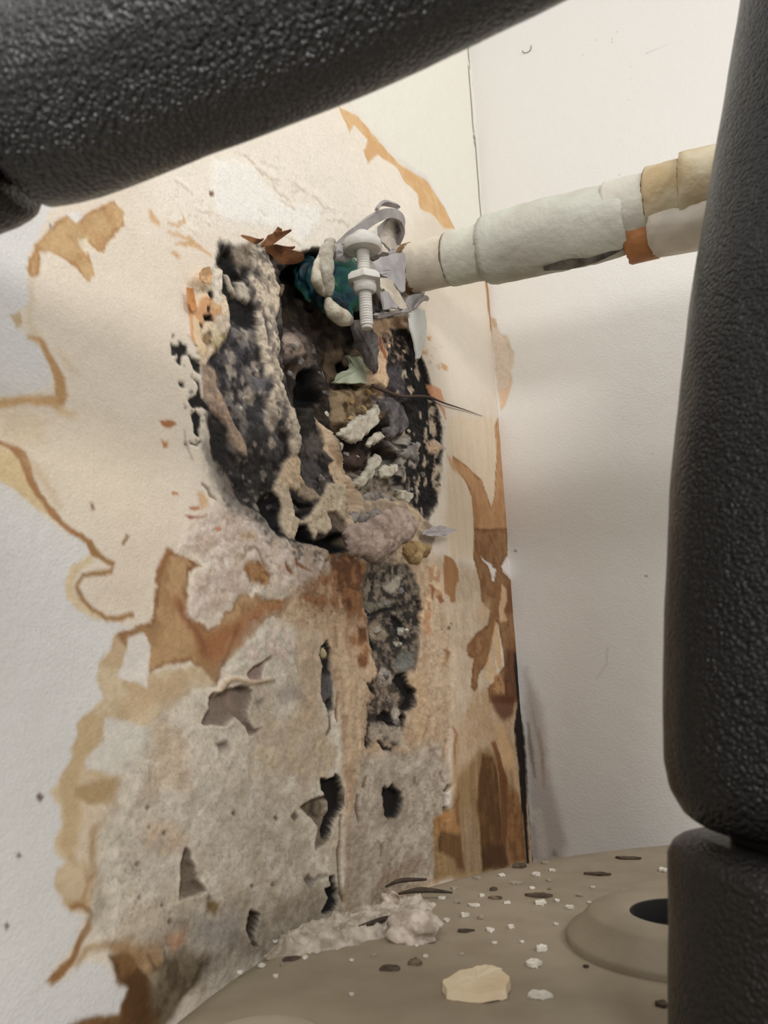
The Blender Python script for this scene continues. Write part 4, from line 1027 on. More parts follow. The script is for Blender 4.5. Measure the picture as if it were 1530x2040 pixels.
P((186, 140, 90), Z(840, 1060, 5.464, [(780, 1560), (860, 1540), (900, 1660), (900, 1780), (810, 1790), (760, 1700)]), soft=1.4, warp=1.2, c2=(150, 100, 58), ms=3, add=.6)
P((96, 54, 27), Z(840, 1060, 5.464, [(760, 1790), (860, 1760), (1010, 1780), (1000, 1990), (900, 2060), (840, 2000), (770, 1900)]), soft=2.5, warp=1.6, fine=1.0, a=.9)
P((26, 16, 11), stroke([(1024, 1300), (1030, 1345), (1034, 1400), (1034, 1450), (1040, 1530), (1044, 1620), (1048, 1730)], [3, 9, 5, 20, 14, 12, 16]), soft=.9, warp=.9, fine=.9, broke=.35, bs=6)
P((158, 112, 68), Z(840, 1060, 5.464, [(245, 260), (280, 250), (350, 300), (395, 400), (405, 520), (370, 600), (370, 770), (320, 770), (300, 690), (250, 660), (240, 500), (240, 400)]), soft=.7, warp=.6)
P((176, 128, 92), Z(840, 1060, 5.464, [(90, 330), (200, 420), (240, 640), (240, 780), (200, 740), (150, 620), (120, 800), (150, 1100), (60, 1150), (20, 900), (90, 640)]), soft=1.5, warp=1.5, fine=1.0, c2=(206, 178, 142), ms=4, mt=.5, a=.9)
P((150, 100, 62), stroke(Z(840, 1060, 5.464, [(100, 560), (140, 620), (130, 740)]), [4, 8, 4]), soft=.8, warp=.8); P((140, 94, 56), stroke(Z(840, 1060, 5.464, [(190, 690), (230, 770)]), 8), soft=.6, warp=.4)
for q in ([(316, 960), (318, 985)], [(295, 1010), (300, 1050)], [(225, 1050), (230, 1060)]):
    P((120, 92, 70), stroke(Z(840, 1060, 5.464, q), 4), soft=.4)
P((150, 112, 72), stroke(Z(840, 1060, 5.464, [(270, 1280), (300, 1320), (295, 1400)]), [4, 9, 5]), soft=.9, warp=.8); P((172, 134, 90), Z(840, 1060, 5.464, [(210, 1390), (300, 1360), (300, 1480), (240, 1500)]), soft=2.5, warp=1.5, a=.6)
P((234, 228, 220), Z(840, 1060, 5.464, [(640, 255), (690, 310), (760, 345), (770, 380), (815, 405), (800, 460), (785, 545), (765, 530), (750, 420), (720, 360), (660, 300)]), soft=.35, warp=.2, fine=.2, add=-.3)
P((222, 214, 212), Z(840, 1060, 5.464, [(925, 260), (960, 330), (975, 480), (940, 460), (900, 410), (865, 380)]), soft=.4, warp=.2, fine=.2)
# foot of the strip: brown runs
run = Z(820, 1380, 4.935, [(440, 860), (640, 580), (760, 540), (850, 600), (880, 700), (1000, 760), (1040, 1000), (1090, 1200), (1130, 1700), (230, 1850), (220, 1240), (300, 1190), (390, 1130)])
P((170, 136, 90), run, soft=2, warp=1.0, fine=.6)
P((122, 84, 40), Z(820, 1380, 4.935, [(690, 600), (800, 620), (850, 800), (870, 1000), (880, 1160), (900, 1400), (950, 1700), (690, 1760), (680, 1400), (640, 1120), (650, 900)]), soft=1.8, warp=1.0, c2=(106, 68, 32), ms=7)
P((128, 80, 40), stroke(Z(820, 1380, 4.935, [(800, 480), (850, 620), (900, 800), (920, 1000), (920, 1250), (900, 1500), (900, 1720)]), [8, 8, 16, 16, 14, 12, 12]), soft=1.2, warp=.8)
P((144, 96, 52), Z(820, 1380, 4.935, [(940, 900), (1050, 1000), (1100, 1300), (1120, 1640), (960, 1680), (940, 1300)]), soft=1.5, warp=.8, c2=(166, 116, 66), ms=4)
P((196, 158, 112), Z(820, 1380, 4.935, [(840, 330), (900, 300), (930, 430), (990, 560), (1020, 800), (1040, 960), (960, 880), (900, 720), (860, 560)]), soft=1.2, warp=.8)
P((90, 56, 28), Z(820, 1380, 4.935, [(690, 1500), (900, 1480), (960, 1700), (690, 1740)]), soft=2.5, warp=1.0, a=.8)
P((176, 144, 108), Z(820, 1380, 4.935, [(500, 1150), (620, 1100), (650, 1400), (690, 1740), (530, 1760), (500, 1400)]), soft=1.5, warp=1.0, a=.9)
P((180, 130, 76), Z(820, 1380, 4.935, [(235, 1240), (330, 1180), (450, 1160), (480, 1330), (470, 1400), (330, 1370), (250, 1420)]), soft=.9, warp=.6)
P((112, 74, 36), Z(820, 1380, 4.935, [(260, 1420), (340, 1370), (480, 1390), (490, 1560), (520, 1740), (440, 1740), (420, 1640), (340, 1600), (280, 1560)]), soft=1.8, warp=1.2, a=.9)
P((150, 98, 52), stroke(Z(820, 1380, 4.935, [(400, 340), (440, 420), (420, 540), (430, 700)]), [4, 8, 5, 3]), soft=1.0, warp=.8, a=.8)
P((150, 104, 60), stroke(Z(820, 1380, 4.935, [(470, 1000), (440, 1110), (460, 1300)]), [4, 9, 6]), soft=.9, warp=.8)
# hairline of the corner, upper part
P((110, 102, 92), stroke([(931, 60), (938, 190), (948, 300), (958, 420), (962, 470)], 2.2), soft=.3, warp=.4, add=-.6)

WL.dots((22, 19, 18), [(782, 660), (830, 700), (862, 790), (880, 860), (875, 1000), (850, 1020), (815, 990), (805, 930), (815, 860), (790, 780)], 50, 2.4, seed=14, a=.8, stretch=4.0)
WL.tone(hole, .52, pivot=.075)
WL.tone(colm, .62, pivot=.075)
WL.tone(run, .74); WL.tone(strip, .86)
WL.tone([(600, 1090), (690, 1090), (740, 1130), (735, 1230), (748, 1300), (690, 1230), (600, 1200)], .82)
# broken mineral grain of the crumbled parts
WL.G(gyp, .26, 5.0, .2, .10, soft=8)
WL.G(gyp, .22, 2.2, .1, .08, soft=8)
WL.G([(560, 1240), (600, 1075), (720, 1105), (850, 1090), (905, 1300), (895, 1500), (900, 1600), (880, 1760), (690, 1860), (690, 1560), (680, 1440), (640, 1260)], .34, 4.0, .3, .12)
WL.G([(340, 1080), (460, 1000), (600, 1080), (690, 1100), (690, 1240), (560, 1240), (440, 1240), (380, 1160)], .36, 3.0, .3, .12)
WL.G(hole, .40, 3.2, .5, .20, wd=.045)
WL.G(hole, .25, 1.5, .25, .18, wd=.045)
WL.streak([(880, 820), (1010, 820), (1050, 1700), (880, 1760), (850, 1100)], .07)
WL.streak(run, .22, 1.3, 30)
WL.streak(strip, .16, 1.0, 14, seed=91)
WL.streak([(690, 1110), (740, 1130), (740, 1400), (700, 1640), (640, 1640), (600, 1100)], .14, 1.5, 12, seed=95)
WL.G(colm, .6, 2.6, .6, .25, wd=.05)
WL.G([(420, 300), (700, 260), (800, 420), (640, 520), (430, 480), (330, 500), (310, 400)], .16, 4.0, .25, .03)
WL.G([(850, 1100), (1000, 1150), (1050, 1700), (880, 1740), (890, 1400)], .18, 3.5, .15, .06)

# fine unevenness everywhere
WL.H += (WL.noise(14.0) - .5) * 0.5 + (WL.noise(1.6) - .5) * 0.10
_l = WL.C.mean(axis=-1, keepdims=True); WL.C = WL.C * .90 + _l * .10
wl = WL.build('wall_left', M['wall'], light_left)
tag(wl, 'cream water-stained plaster wall with a rotted black hole around the pipe', kind='structure')

# ------------------------------------------------------------------ right wall: smooth white paint
def light_right(z):
    return np.interp(z, [-0.10, 0.0, 0.10, 0.25, 0.42], [0.88, 0.88, 0.88, 0.88, 0.88]).astype(np.float32)


_c = []
for px in np.arange(955, 1420, 2.6):
    _c.append((on_right(px, 1020) - CORNER).dot(RT))
_c = np.array(_c); _c = _c[_c > 0.0006]
s_right = np.concatenate([[0.0], _c, np.arange(_c[-1] + 0.02, 1.0, 0.08)])
z_right = np.concatenate([np.arange(-1.25, -0.13, 0.1), np.arange(-0.12, 0.47, 0.0011), np.arange(0.5, 1.2, 0.1)])
WR = Skin(s_right, z_right, on_right, CORNER, RT, RN, (212, 208, 202))
Q = WR.P
# peeled paint beside the corner
peel = Z(820, 560, 6, [(930, 430), (1000, 450), (1030, 560), (1060, 630), (1150, 650), (1170, 780), (1230, 860), (1220, 1000), (1180, 1090), (1205, 1200), (1170, 1330), (1120, 1480), (1060, 1560), (1020, 1300), (990, 1000), (960, 700)])
Q((204, 186, 168), peel, soft=.5, warp=.4, fine=.4, h=-.3, hs=.6)
Q((182, 162, 132), Z(820, 560, 6, [(940, 440), (1000, 455), (1020, 530), (980, 560)]), soft=.8, warp=.4)
Q((208, 176, 148), Z(820, 560, 6, [(1060, 1300), (1150, 1270), (1180, 1130), (1205, 1200), (1170, 1330), (1120, 1480), (1070, 1540)]), soft=.6, warp=.4)
Q((196, 180, 156), stroke(Z(820, 560, 6, [(1090, 640), (1150, 740), (1190, 860), (1170, 1000)]), [4, 7, 7, 4]), soft=.8, warp=.5)
# grime near the foot of the corner
Q((150, 136, 126), [(1045, 1330), (1075, 1400), (1100, 1560), (1130, 1680), (1120, 1730), (1060, 1730), (1050, 1500)], soft=4, warp=2, a=.6)
for q, w, c in (([(1052, 1440), (1058, 1500), (1066, 1550)], [4, 9, 4], (112, 98, 84)), ([(1074, 1450), (1082, 1520), (1084, 1570)], [4, 7, 3], (152, 126, 112)), ([(1058, 1400), (1072, 1470), (1085, 1530)], [2, 4, 2], (150, 138, 128)), ([(1062, 1640), (1066, 1690), (1064, 1710)], [10, 12, 10], (160, 150, 146)), ([(1105, 1690), (1106, 1705)], [6, 14], (128, 118, 106))):
    Q(c, stroke(q, w), soft=1.2, warp=1.0, a=.75)
Q((196, 188, 176), [(1060, 1615), (1078, 1610), (1090, 1680), (1090, 1710), (1070, 1700)], soft=1.5, warp=1.0, a=.8)
Q((58, 46, 38), stroke([(1036, 1420), (1042, 1480), (1046, 1560), (1051, 1640), (1056, 1720)], [3, 9, 8, 7, 9]), soft=.9, warp=1.0, fine=.8)
# scuffs
rng = random.Random(3)
for k in range(46):
    x, y = rng.uniform(1090, 1400), rng.choice([rng.gauss(140, 70), rng.gauss(380, 30), rng.gauss(820, 40)])
    a_ = rng.uniform(-.8, .8); l = rng.uniform(1, 4)
    Q((150, 144, 138), stroke([(x, y), (x + l * math.cos(a_), y + l * math.sin(a_))], 2.2), soft=.35, warp=.2, a=.55)
Q((110, 100, 92), stroke([(1024, 1094), (1027, 1099)], 5), soft=.3); Q((140, 124, 118), stroke([(1287, 1146), (1293, 1146)], 4), soft=.3); Q((150, 140, 132), stroke([(1212, 1290), (1206, 1330), (1188, 1355)], [2, 3, 2]), soft=.6, a=.4)
WR.H += (WR.noise(10.0) - .5) * 0.25
wr = WR.build('wall_right', M['paint'], light_right)
tag(wr, 'smooth white painted wall right of the corner behind the wrapped pipe', kind='structure')

# ------------------------------------------------------------------ pieces that hang on or stick in the left wall
def proj(p):
    p = np.array(p, float); d = p.dot(CF)
    return CX + F * p.dot(CR) / d, CY - F * p.dot(CU) / d


def L3(pts, off):
    """pixels -> points at a distance off (mm) in front of the left wall; off may be one value per point"""
    if not hasattr(off, '__len__'): off = [off] * len(pts)
    return [on_left(x, y, o / 1000.0) for (x, y), o in zip(pts, off)]


M['plaster'] = surf('white_plaster', (206, 198, 180), 0.85, (168, 158, 140), 180, 0.0006, 500)
M['plaster_grey'] = surf('grey_plaster', (150, 142, 134), 0.85, (96, 90, 86), 160, 0.0008, 400)
M['plaster_dark'] = surf('mouldy_plaster', (112, 106, 104), 0.85, (62, 59, 62), 130, 0.0008, 400)
M['pink'] = surf('pinkish_plaster', (180, 159, 147), 0.9, (134, 117, 104), 130, 0.0012, 300)
M['ochre'] = surf('ochre_plaster', (172, 146, 104), 0.9, (128, 100, 64), 120, 0.0006, 400)
M['green'] = surf('pale_green_paper', (176, 182, 158), 0.8, (160, 164, 140), 90, 0.0002, 500)
M['paper_brown'] = surf('brown_torn_paper', (150, 104, 68), 0.85, (96, 60, 36), 160, 0.0003, 600)
M['paper_peach'] = surf('peach_torn_paper', (226, 190, 148), 0.85, (206, 160, 112), 140, 0.0003, 600)
M['paper_white'] = surf('white_torn_paint', (226, 226, 220), 0.6, (206, 206, 200), 60, 0.0001, 500)
M['lav'] = surf('lavender_grey_chip', (176, 168, 168), 0.8, (160, 150, 150), 90)
M['hair'] = surf('dark_fibre', (70, 52, 40), 0.7)

slab('torn_paper', L3(Z(600, 600, 5.1, [(300, 830), (370, 740), (480, 680), (480, 600), (440, 550), (520, 570), (570, 560), (640, 640), (700, 700), (740, 770), (770, 830), (650, 850), (480, 845)]), [-14, -12, -12, -12, -11, -11, -11, -10, -9, -8, -8, -10, -12]), 0.0012, WN, M['green'], wl, rough=.0004, seed=2)['label'] = 'pale green torn scrap inside the hole'
crust('plaster_flake', Z(600, 600, 5.1, [(360, 1360), (470, 1270), (560, 1170), (660, 1140), (760, 1050), (820, 1090), (810, 1210), (720, 1290), (650, 1370), (560, 1440), (470, 1430)]), -7, 1.8, M['plaster'], wl, rough=.7, rs=2.2, edge=.9, seed=3)['label'] = 'large white plaster flake in the hole'
crust('plaster_flake', Z(600, 600, 5.1, [(650, 1450), (720, 1380), (800, 1330), (830, 1390), (780, 1430), (700, 1480)]), -5, 1.8, M['plaster'], wl, rough=.7, rs=2.2, edge=.9, seed=4)
crust('plaster_flake', Z(600, 860, 4.78, [(320, 120), (350, 90), (385, 110), (380, 200), (350, 235), (315, 200)]), -5, 1.8, M['plaster'], wl, rough=.7, rs=2.2, edge=.9, seed=5)
crust('plaster_flake', Z(600, 860, 4.78, [(480, 500), (540, 430), (610, 370), (650, 260), (700, 210), (740, 230), (760, 300), (690, 370), (660, 440), (600, 520), (540, 545)]), -5, 1.8, M['plaster'], wl, rough=.7, rs=2.2, edge=.9, seed=6)
crust('plaster_flake', Z(600, 860, 4.78, [(740, 370), (800, 310), (900, 320), (910, 380), (860, 430), (760, 450)]), -4, 1.8, M['plaster'], wl, rough=.7, rs=2.2, edge=.9, seed=7)
crust('plaster_flake', Z(600, 860, 4.78, [(900, 570), (980, 555), (1050, 580), (1050, 640), (1000, 690), (920, 640)]), -3, 1.8, M['plaster'], wl, rough=.7, rs=2.2, edge=.9, seed=8)
crust('plaster_flake', Z(600, 860, 4.78, [(910, 210), (1000, 150), (1090, 90), (1120, 150), (1080, 210), (1110, 260), (1080, 310), (1000, 260), (930, 240)]), -3, 2.6, M['plaster_grey'], wl, rough=1.0, rs=3, edge=1.6, seed=9)
crust('plaster_flake', Z(600, 860, 4.78, [(570, 600), (640, 570), (780, 590), (860, 640), (840, 690), (700, 730), (600, 740), (530, 700)]), -5, 2.6, M['plaster_grey'], wl, rough=1.0, rs=3, edge=1.6, seed=10)
crust('plaster_flake', Z(600, 600, 5.1, [(780, 1020), (900, 990), (1000, 1060), (1050, 1180), (1060, 1290), (1000, 1360), (900, 1400), (830, 1350), (850, 1200)]), -5, 2.6, M['plaster_dark'], wl, rough=1.0, rs=3, edge=1.6, seed=11)
slab('torn_paper', L3(Z(600, 600, 5.1, [(500, 200), (600, 190), (700, 280), (750, 370), (765, 470), (755, 590), (750, 740), (700, 700), (640, 620), (590, 530), (540, 430), (510, 310)]), [6, 6, 5, 3, 1, -1, -4, -4, -4, -3, -1, 3]), 0.0018, WN, M['plaster_dark'], wl, rough=.0006, seed=12)['label'] = 'dark grey curled paper strip below the bolt'
# pink lump, ochre crumb, lavender chip
crust('plaster_lump', Z(600, 860, 4.78, [(400, 980), (450, 900), (560, 880), (640, 800), (720, 770), (800, 740), (900, 710), (990, 730), (1050, 800), (1100, 880), (1080, 960), (1020, 1030), (940, 1060), (900, 1130), (800, 1180), (760, 1260), (660, 1240), (590, 1190), (480, 1180), (440, 1090)]), 0, 4.2, M['pink'], wl, rough=1.5, rs=5, edge=5, seed=5)['label'] = 'dusty pink plaster lump under the hole'
crust('plaster_lump', Z(600, 860, 4.78, [(440, 850), (490, 760), (600, 740), (700, 720), (760, 760), (700, 850), (600, 900), (480, 920)]), -2, 3.0, M['plaster_grey'], wl, rough=1.4, rs=3, edge=3, seed=8)
crust('plaster_lump', Z(600, 860, 4.78, [(960, 1090), (1060, 1040), (1160, 1060), (1230, 1090), (1220, 1160), (1150, 1200), (1120, 1260), (1040, 1240), (980, 1180)]), 0, 2.4, M['ochre'], wl, rough=1.0, rs=3, edge=3, seed=7)
slab('plaster_flake', L3(Z(600, 860, 4.78, [(1150, 980), (1180, 930), (1280, 905), (1400, 920), (1470, 935), (1440, 960), (1330, 985), (1220, 1000)]), [2, 3, 4, 5, 6, 6, 5, 3]), 0.0012, WN, M['lav'], wl, rough=.0002, seed=14)
# brown paper shreds at the top rim
for q, o, w in (([(820, 150), (900, 180), (980, 210), (1040, 190)], [3, 6, 8, 6], [1.2, 3, 4, 2]), ([(1020, 250), (1090, 210), (1160, 170), (1250, 130), (1325, 95)], [2, 6, 9, 12, 14], [3, 7, 6, 4, 1.5]), ([(1150, 120), (1180, 90), (1230, 100)], [8, 12, 13], [1.5, 4, 2]), ([(1060, 270), (1160, 300), (1260, 360), (1400, 380), (1440, 400)], [1, 3, 4, 4, 2], [4, 8, 12, 10, 3]), ([(1160, 250), (1260, 290), (1360, 270)], [4, 6, 5], [2, 5, 2])):
    ribbon('torn_paper', smooth_path(L3(Z(320, 440, 5.1, q), o), 12), [v * .00032 for v in w], UP * .6 + WN * .8, .0004, M['paper_brown'] if w[1] < 9 else M['paper_peach'], wl)
# peach curls at the left rim
slab('torn_paper', L3(Z(320, 440, 5.1, [(360, 540), (420, 480), (480, 470), (500, 560), (480, 650), (440, 640), (400, 620)]), [4, 5, 4, 2, 2, 3, 4]), 0.0006, WN, M['paper_peach'], wl, bend=.0012, rough=.0003, seed=21)
slab('torn_paper', L3(Z(320, 440, 5.1, [(250, 680), (310, 690), (340, 800), (340, 900), (300, 930), (270, 850)]), [2, 2, 2, 1, 1, 2]), 0.0006, WN, surf('rust_paper', (206, 146, 92), .85, (190, 126, 76), 150), wl, bend=.0006, rough=.0002, seed=22)
# small crumbs caught in the hole, each on its own
rng = random.Random(11)
for (x, y, r, o, m) in ((570, 790, 5, -6, 'plaster'), (652, 825, 5, -5, 'plaster'), (712, 868, 6, -8, 'plaster_grey'), (690, 905, 7, -8, 'plaster_grey'), (713, 910, 4, -8, 'plaster'), (640, 955, 8, -1, 'plaster_grey'), (640, 880, 6, -7, 'plaster_grey'), (830, 905, 8, -2, 'plaster'), (842, 945, 7, -2, 'plaster_grey'), (815, 860, 7, -3, 'plaster'), (865, 895, 7, -1, 'paper_peach'), (775, 690, 5, -2, 'paper_peach'), (805, 700, 5, -1, 'plaster'), (820, 735, 4, -1, 'plaster'), (585, 690, 9, -6, 'plaster_grey'), (600, 720, 8, -7, 'plaster_dark'), (625, 700, 9, -10, 'plaster_dark'), (640, 745, 9, -10, 'plaster_grey'), (650, 785, 8, -9, 'plaster_dark'), (580, 745, 7, -5, 'plaster_grey'), (700, 800, 9, -9, 'ochre'), (725, 815, 8, -9, 'ochre'), (700, 835, 9, -9, 'ochre'), (735, 785, 8, -8, 'ochre'), (752, 1255, 9, -2, 'plaster_grey'), (770, 1200, 10, -3, 'plaster_grey'), (800, 1180, 9, -3, 'plaster_dark'), (790, 1310, 9, -4, 'plaster_dark'), (770, 1345, 9, -1, 'plaster_grey'), (810, 1256, 5, -2, 'plaster'), (798, 1282, 4, -2, 'plaster'), (770, 1390, 10, -3, 'plaster_grey'), (790, 1440, 8, -1, 'plaster_grey')):
    k = r / F * 0.40
    rock('plaster_crumb', on_left(x, y, o / 1000.0), [WT * k * rng.uniform(1.1, 1.9), UP * k * rng.uniform(.8, 1.2), WN * k * rng.uniform(.5, .8)], M[m], wl, seed=rng.randint(1, 999))
# hair that lies across the hole
tube('hair', smooth_path(L3([(742, 768), (770, 780), (800, 789), (850, 790), (885, 803), (925, 816), (962, 829)], [-4, -1, 1.5, 2, 2, 1.2, .6]), 40), list(np.interp(np.linspace(0, 1, 40), [0, .3, .7, 1], [.0011, .0009, .0005, .00012])), M['hair'], wl, seg=8)

# ------------------------------------------------------------------ wrapped pipe coming out of the left wall
P0 = on_left(796, 541, 0.0)
_d = ray(1440, 390)
_k = WN[0] / -WN[1]
_y = (_k * P0[1] + P0[0]) / (_d[0] / _d[1] + _k)
P1 = _d * (_y / _d[1])
AX = P1 - P0; AXL = np.linalg.norm(AX); AX = AX / AXL
DEP = lambda t: (P0 + AX * t).dot(CF)


def t_at(px):
    lo, hi = -0.08, 0.30
    for _ in range(50):
        mid = (lo + hi) / 2
        if proj(P0 + AX * mid)[0] < px: lo = mid
        else: hi = mid
    return lo


AUP = UP - AX * AX.dot(UP); AUP /= np.linalg.norm(AUP)
M['pipe_metal'] = surf('grey_painted_metal', (186, 182, 184), 0.5, (168, 163, 163), 60, 0.0001, 600)
M['coat'] = surf('cream_pipe_coat', (214, 204, 186), 0.75, (198, 186, 168), 70, 0.0004, 350)
M['wrap'] = surf('grey_pipe_wrap', (196, 190, 178), 0.8, (206, 206, 190), 40, 0.0006, 300)
M['wrap_green'] = surf('pale_green_grey_wrap', (200, 203, 190), 0.8, (184, 180, 168), 30, 0.0007, 260)
M['wrap_yellow'] = surf('yellowed_wrap', (204, 192, 164), 0.8, (180, 158, 120), 45, 0.0006, 300)
M['seam_grime_shade'] = surf('grime_and_gap_shade', (128, 110, 92), 0.9, (90, 76, 62), 200)  # dirt on the seams, darkened too for the shaded gaps between bands
M['copper'] = surf('dull_copper', (186, 130, 84), 0.5, (150, 96, 58), 90, 0.0003, 400, metal=0.25)
M['liner'] = surf('white_liner', (226, 218, 204), 0.6, (206, 196, 182), 60, 0.0004, 200)
M['torn_and_gap_shade'] = surf('dark_wrap_and_gap_shade', (96, 90, 80), 0.9, (56, 50, 44), 120, 0.0006, 300)

pipe = empty('wrapped_pipe', P0)
tag(pipe, 'grey tape-wrapped pipe running out of the rotted hole to the right', 'pipe')


def band(name, x0, x1, rpx, mat, lift=0.0, back=0.0, jag=(0.0006, 0.0006), wob=.0005, seed=0, lab=None, sq=(1, 1), under=None):
    t0, t1 = t_at(x0), t_at(x1)
    n = 26
    ts = np.linspace(t0, t1, n)
    rr = np.interp(np.linspace(0, 1, n), np.linspace(0, 1, len(rpx)), rpx)
    path = [P0 + AX * t + (AUP * lift - RN * back) / F * DEP(t) for t in ts]
    rad = [r / F * DEP(t) for r, t in zip(rr, ts)]
    rad[0] *= .97; rad[-1] *= .97
    o = tube(name, path, rad, mat, pipe, seg=72, jag=jag, wob=wob, seed=seed, wscale=90, sq=sq)
    if lab: o['label'] = lab
    if under is not None: o.parent = under; o.matrix_parent_inverse = Matrix()
    return o


tube('pipe_core', [P0 + AX * t for t in np.linspace(-0.012, t_at(1440) + 0.12, 8)], .0112, M['pipe_metal'], pipe, seg=40)
B0_ = band('wrap_band', 815, 899, [48, 50], M['coat'], jag=(.0026, .0005), wob=.0003, seed=1, lab='cream coat with a ragged brown edge')
band('wrap_edge', 811, 824, [49.5, 50.2], surf('brown_ragged_edge', (140, 112, 78), .9, (104, 78, 50), 200), jag=(.0008, .0022), wob=.0002, seed=12, under=B0_)
B1_ = band('wrap_band', 897, 973, [53, 55], M['wrap'], seed=2)
B2_ = band('wrap_band', 970, 1252, [67, 70, 72, 74, 66], M['wrap_green'], seed=3, wob=.0009, lab='broad pale green-grey wrap')
band('wrap_band', 1212, 1294, [68, 66], M['wrap'], lift=13, seed=4)
B3_ = band('wrap_band', 1292, 1364, [70, 70], M['wrap_yellow'], lift=20, seed=5, wob=.0007)
B4_ = band('wrap_band', 1362, 1800, [80, 76, 80, 78, 80], M['wrap_yellow'], lift=24, seed=6, wob=.0010, lab='yellowed bulky wrap end')
for x, r, l, un in ((898, 52, 0, B1_), (971, 57, 0, B2_), (1292, 67.5, 17, B3_), (1363, 72, 21, B4_)):
    band('wrap_seam', x - 1.6, x + 1.6, [r, r], M['seam_grime_shade'], lift=l, jag=(.0006, .0006), wob=.0003, seed=int(x), under=un)
band('copper_patch', 1246, 1304, [57, 57], M['copper'], lift=-26, back=22, wob=.0002, seed=8, lab='bare copper showing below the wrap')
band('liner', 1298, 1800, [60, 64, 64, 64, 64], M['liner'], lift=-26, back=14, jag=(.0012, 0), wob=.0010, seed=9, lab='white liner hanging below the wrap')
# torn dark underside of the broad wrap
tt = np.linspace(t_at(1088), t_at(1252), 14)
under = [P0 + AX * t - AUP * (r / F * DEP(t)) + RN * .003 for t, r in zip(tt, np.interp(np.linspace(0, 1, 14), [0, .3, .7, 1], [74, 75, 66, 56]))]
ribbon('torn_wrap', under, [.0008, .0022, .0034, .0040, .0036, .003], AUP * .8 + RN * .6, .0014, M['torn_and_gap_shade'], pipe)
# teal corroded fitting in the hole
mt, nt, b = new_mat('verdigris')
N = nt.nodes; Lk = nt.links
tc = N.new('ShaderNodeTexCoord'); nz = N.new('ShaderNodeTexNoise'); nz.inputs['Scale'].default_value = 95; nz.inputs['Detail'].default_value = 6
Lk.new(tc.outputs['Object'], nz.inputs['Vector'])
rp = N.new('ShaderNodeValToRGB'); el = rp.color_ramp.elements
el[0].position = .33; el[0].color = list(lin((10, 20, 20))) + [1]
el[1].position = .68; el[1].color = list(lin((108, 140, 122))) + [1]
for p_, c_ in ((.43, (6, 58, 74)), (.52, (14, 82, 78)), (.60, (24, 86, 66))):
    e = el.new(p_); e.color = list(lin(c_)) + [1]
Lk.new(nz.outputs['Fac'], rp.inputs['Fac']); Lk.new(rp.outputs['Color'], b.inputs['Base Color'])
b.inputs['Roughness'].default_value = .6
M['teal'] = mt
for (x, y, rx, ry, o, sd) in ((690, 560, 34, 60, 2, 1), (655, 575, 44, 52, -4, 2), (625, 560, 34, 44, -9, 3), (672, 608, 30, 28, 0, 4), (612, 528, 26, 20, -10, 5)):
    c = on_left(x, y, o / 1000.0)
    k = c.dot(CF) / F
    f_ = blob('corroded_fitting', c, [WT * rx * k * 1.5, UP * ry * k, WN * rx * k * .7], M['teal'], pipe, lump=.35, seed=sd, sub=4, freq=2.5)
    if sd == 1: f_['label'] = 'teal-green corroded metal'

# ------------------------------------------------------------------ clamp on the pipe
M['clamp'] = surf('white_painted_clamp', (206, 202, 194), 0.55, (188, 184, 178), 80, 0.00025, 400)
M['clamp_grey'] = surf('grey_clamp_strap', (176, 170, 168), 0.55, (150, 144, 142), 90, 0.0002, 500)
M['clamp_lav'] = surf('bluish_clamp_strap', (184, 180, 182), 0.5, (160, 155, 156), 80, 0.0002, 500)
B0 = on_left(721, 470, .020); B1 = on_left(731, 655, .018)
BA = (B1 - B0); BL = np.linalg.norm(BA); BA = BA / BL
KB = B0.dot(CF) / F
clamp = empty('pipe_clamp', B1)
tag(clamp, 'white painted metal pipe clamp with a long threaded bolt', 'clamp')


def bp(py):
    """height along the bolt, from its pixel row"""
    lo, hi = -.03, .1
    for _ in range(40):
        m_ = (lo + hi) / 2
        if proj(B0 + BA * m_)[1] < py: lo = m_
        else: hi = m_
    return lo


# threaded shaft: a real helix-like row of ridges
prof = []
zz = np.linspace(bp(478), bp(655), 150)
for i, z in enumerate(zz):
    ph = (z / .00125) % 1.0
    r = .00285 + .00042 * abs(2 * ph - 1)
    if z > bp(648): r *= .86
    prof.append((r, z))
bolt = lathe('bolt', B0, prof, M['clamp'], clamp, seg=28, axis=BA)
lathe('bolt_head', B0, [(.0028, bp(462)), (.0042, bp(466)), (.0048, bp(476)), (.0050, bp(484))], M['clamp'], bolt, seg=28, axis=BA)
lathe('washer', B0, [(.0060, bp(476)), (.0084, bp(479)), (.0090, bp(484)), (.0092, bp(494)), (.0084, bp(499)), (.0030, bp(499.5))], M['clamp'], clamp, seg=40, axis=BA)
lathe('flange_nut', B0, [(.0032, bp(544)), (.0066, bp(545)), (.0085, bp(553)), (.0086, bp(562)), (.0060, bp(565)), (.0056, bp(568))], M['clamp'], clamp, seg=6, axis=BA)
lathe('nut', B0, [(.0050, bp(565)), (.0055, bp(569)), (.0055, bp(578)), (.0046, bp(583)), (.003, bp(583.5))], M['clamp'], clamp, seg=24, axis=BA)
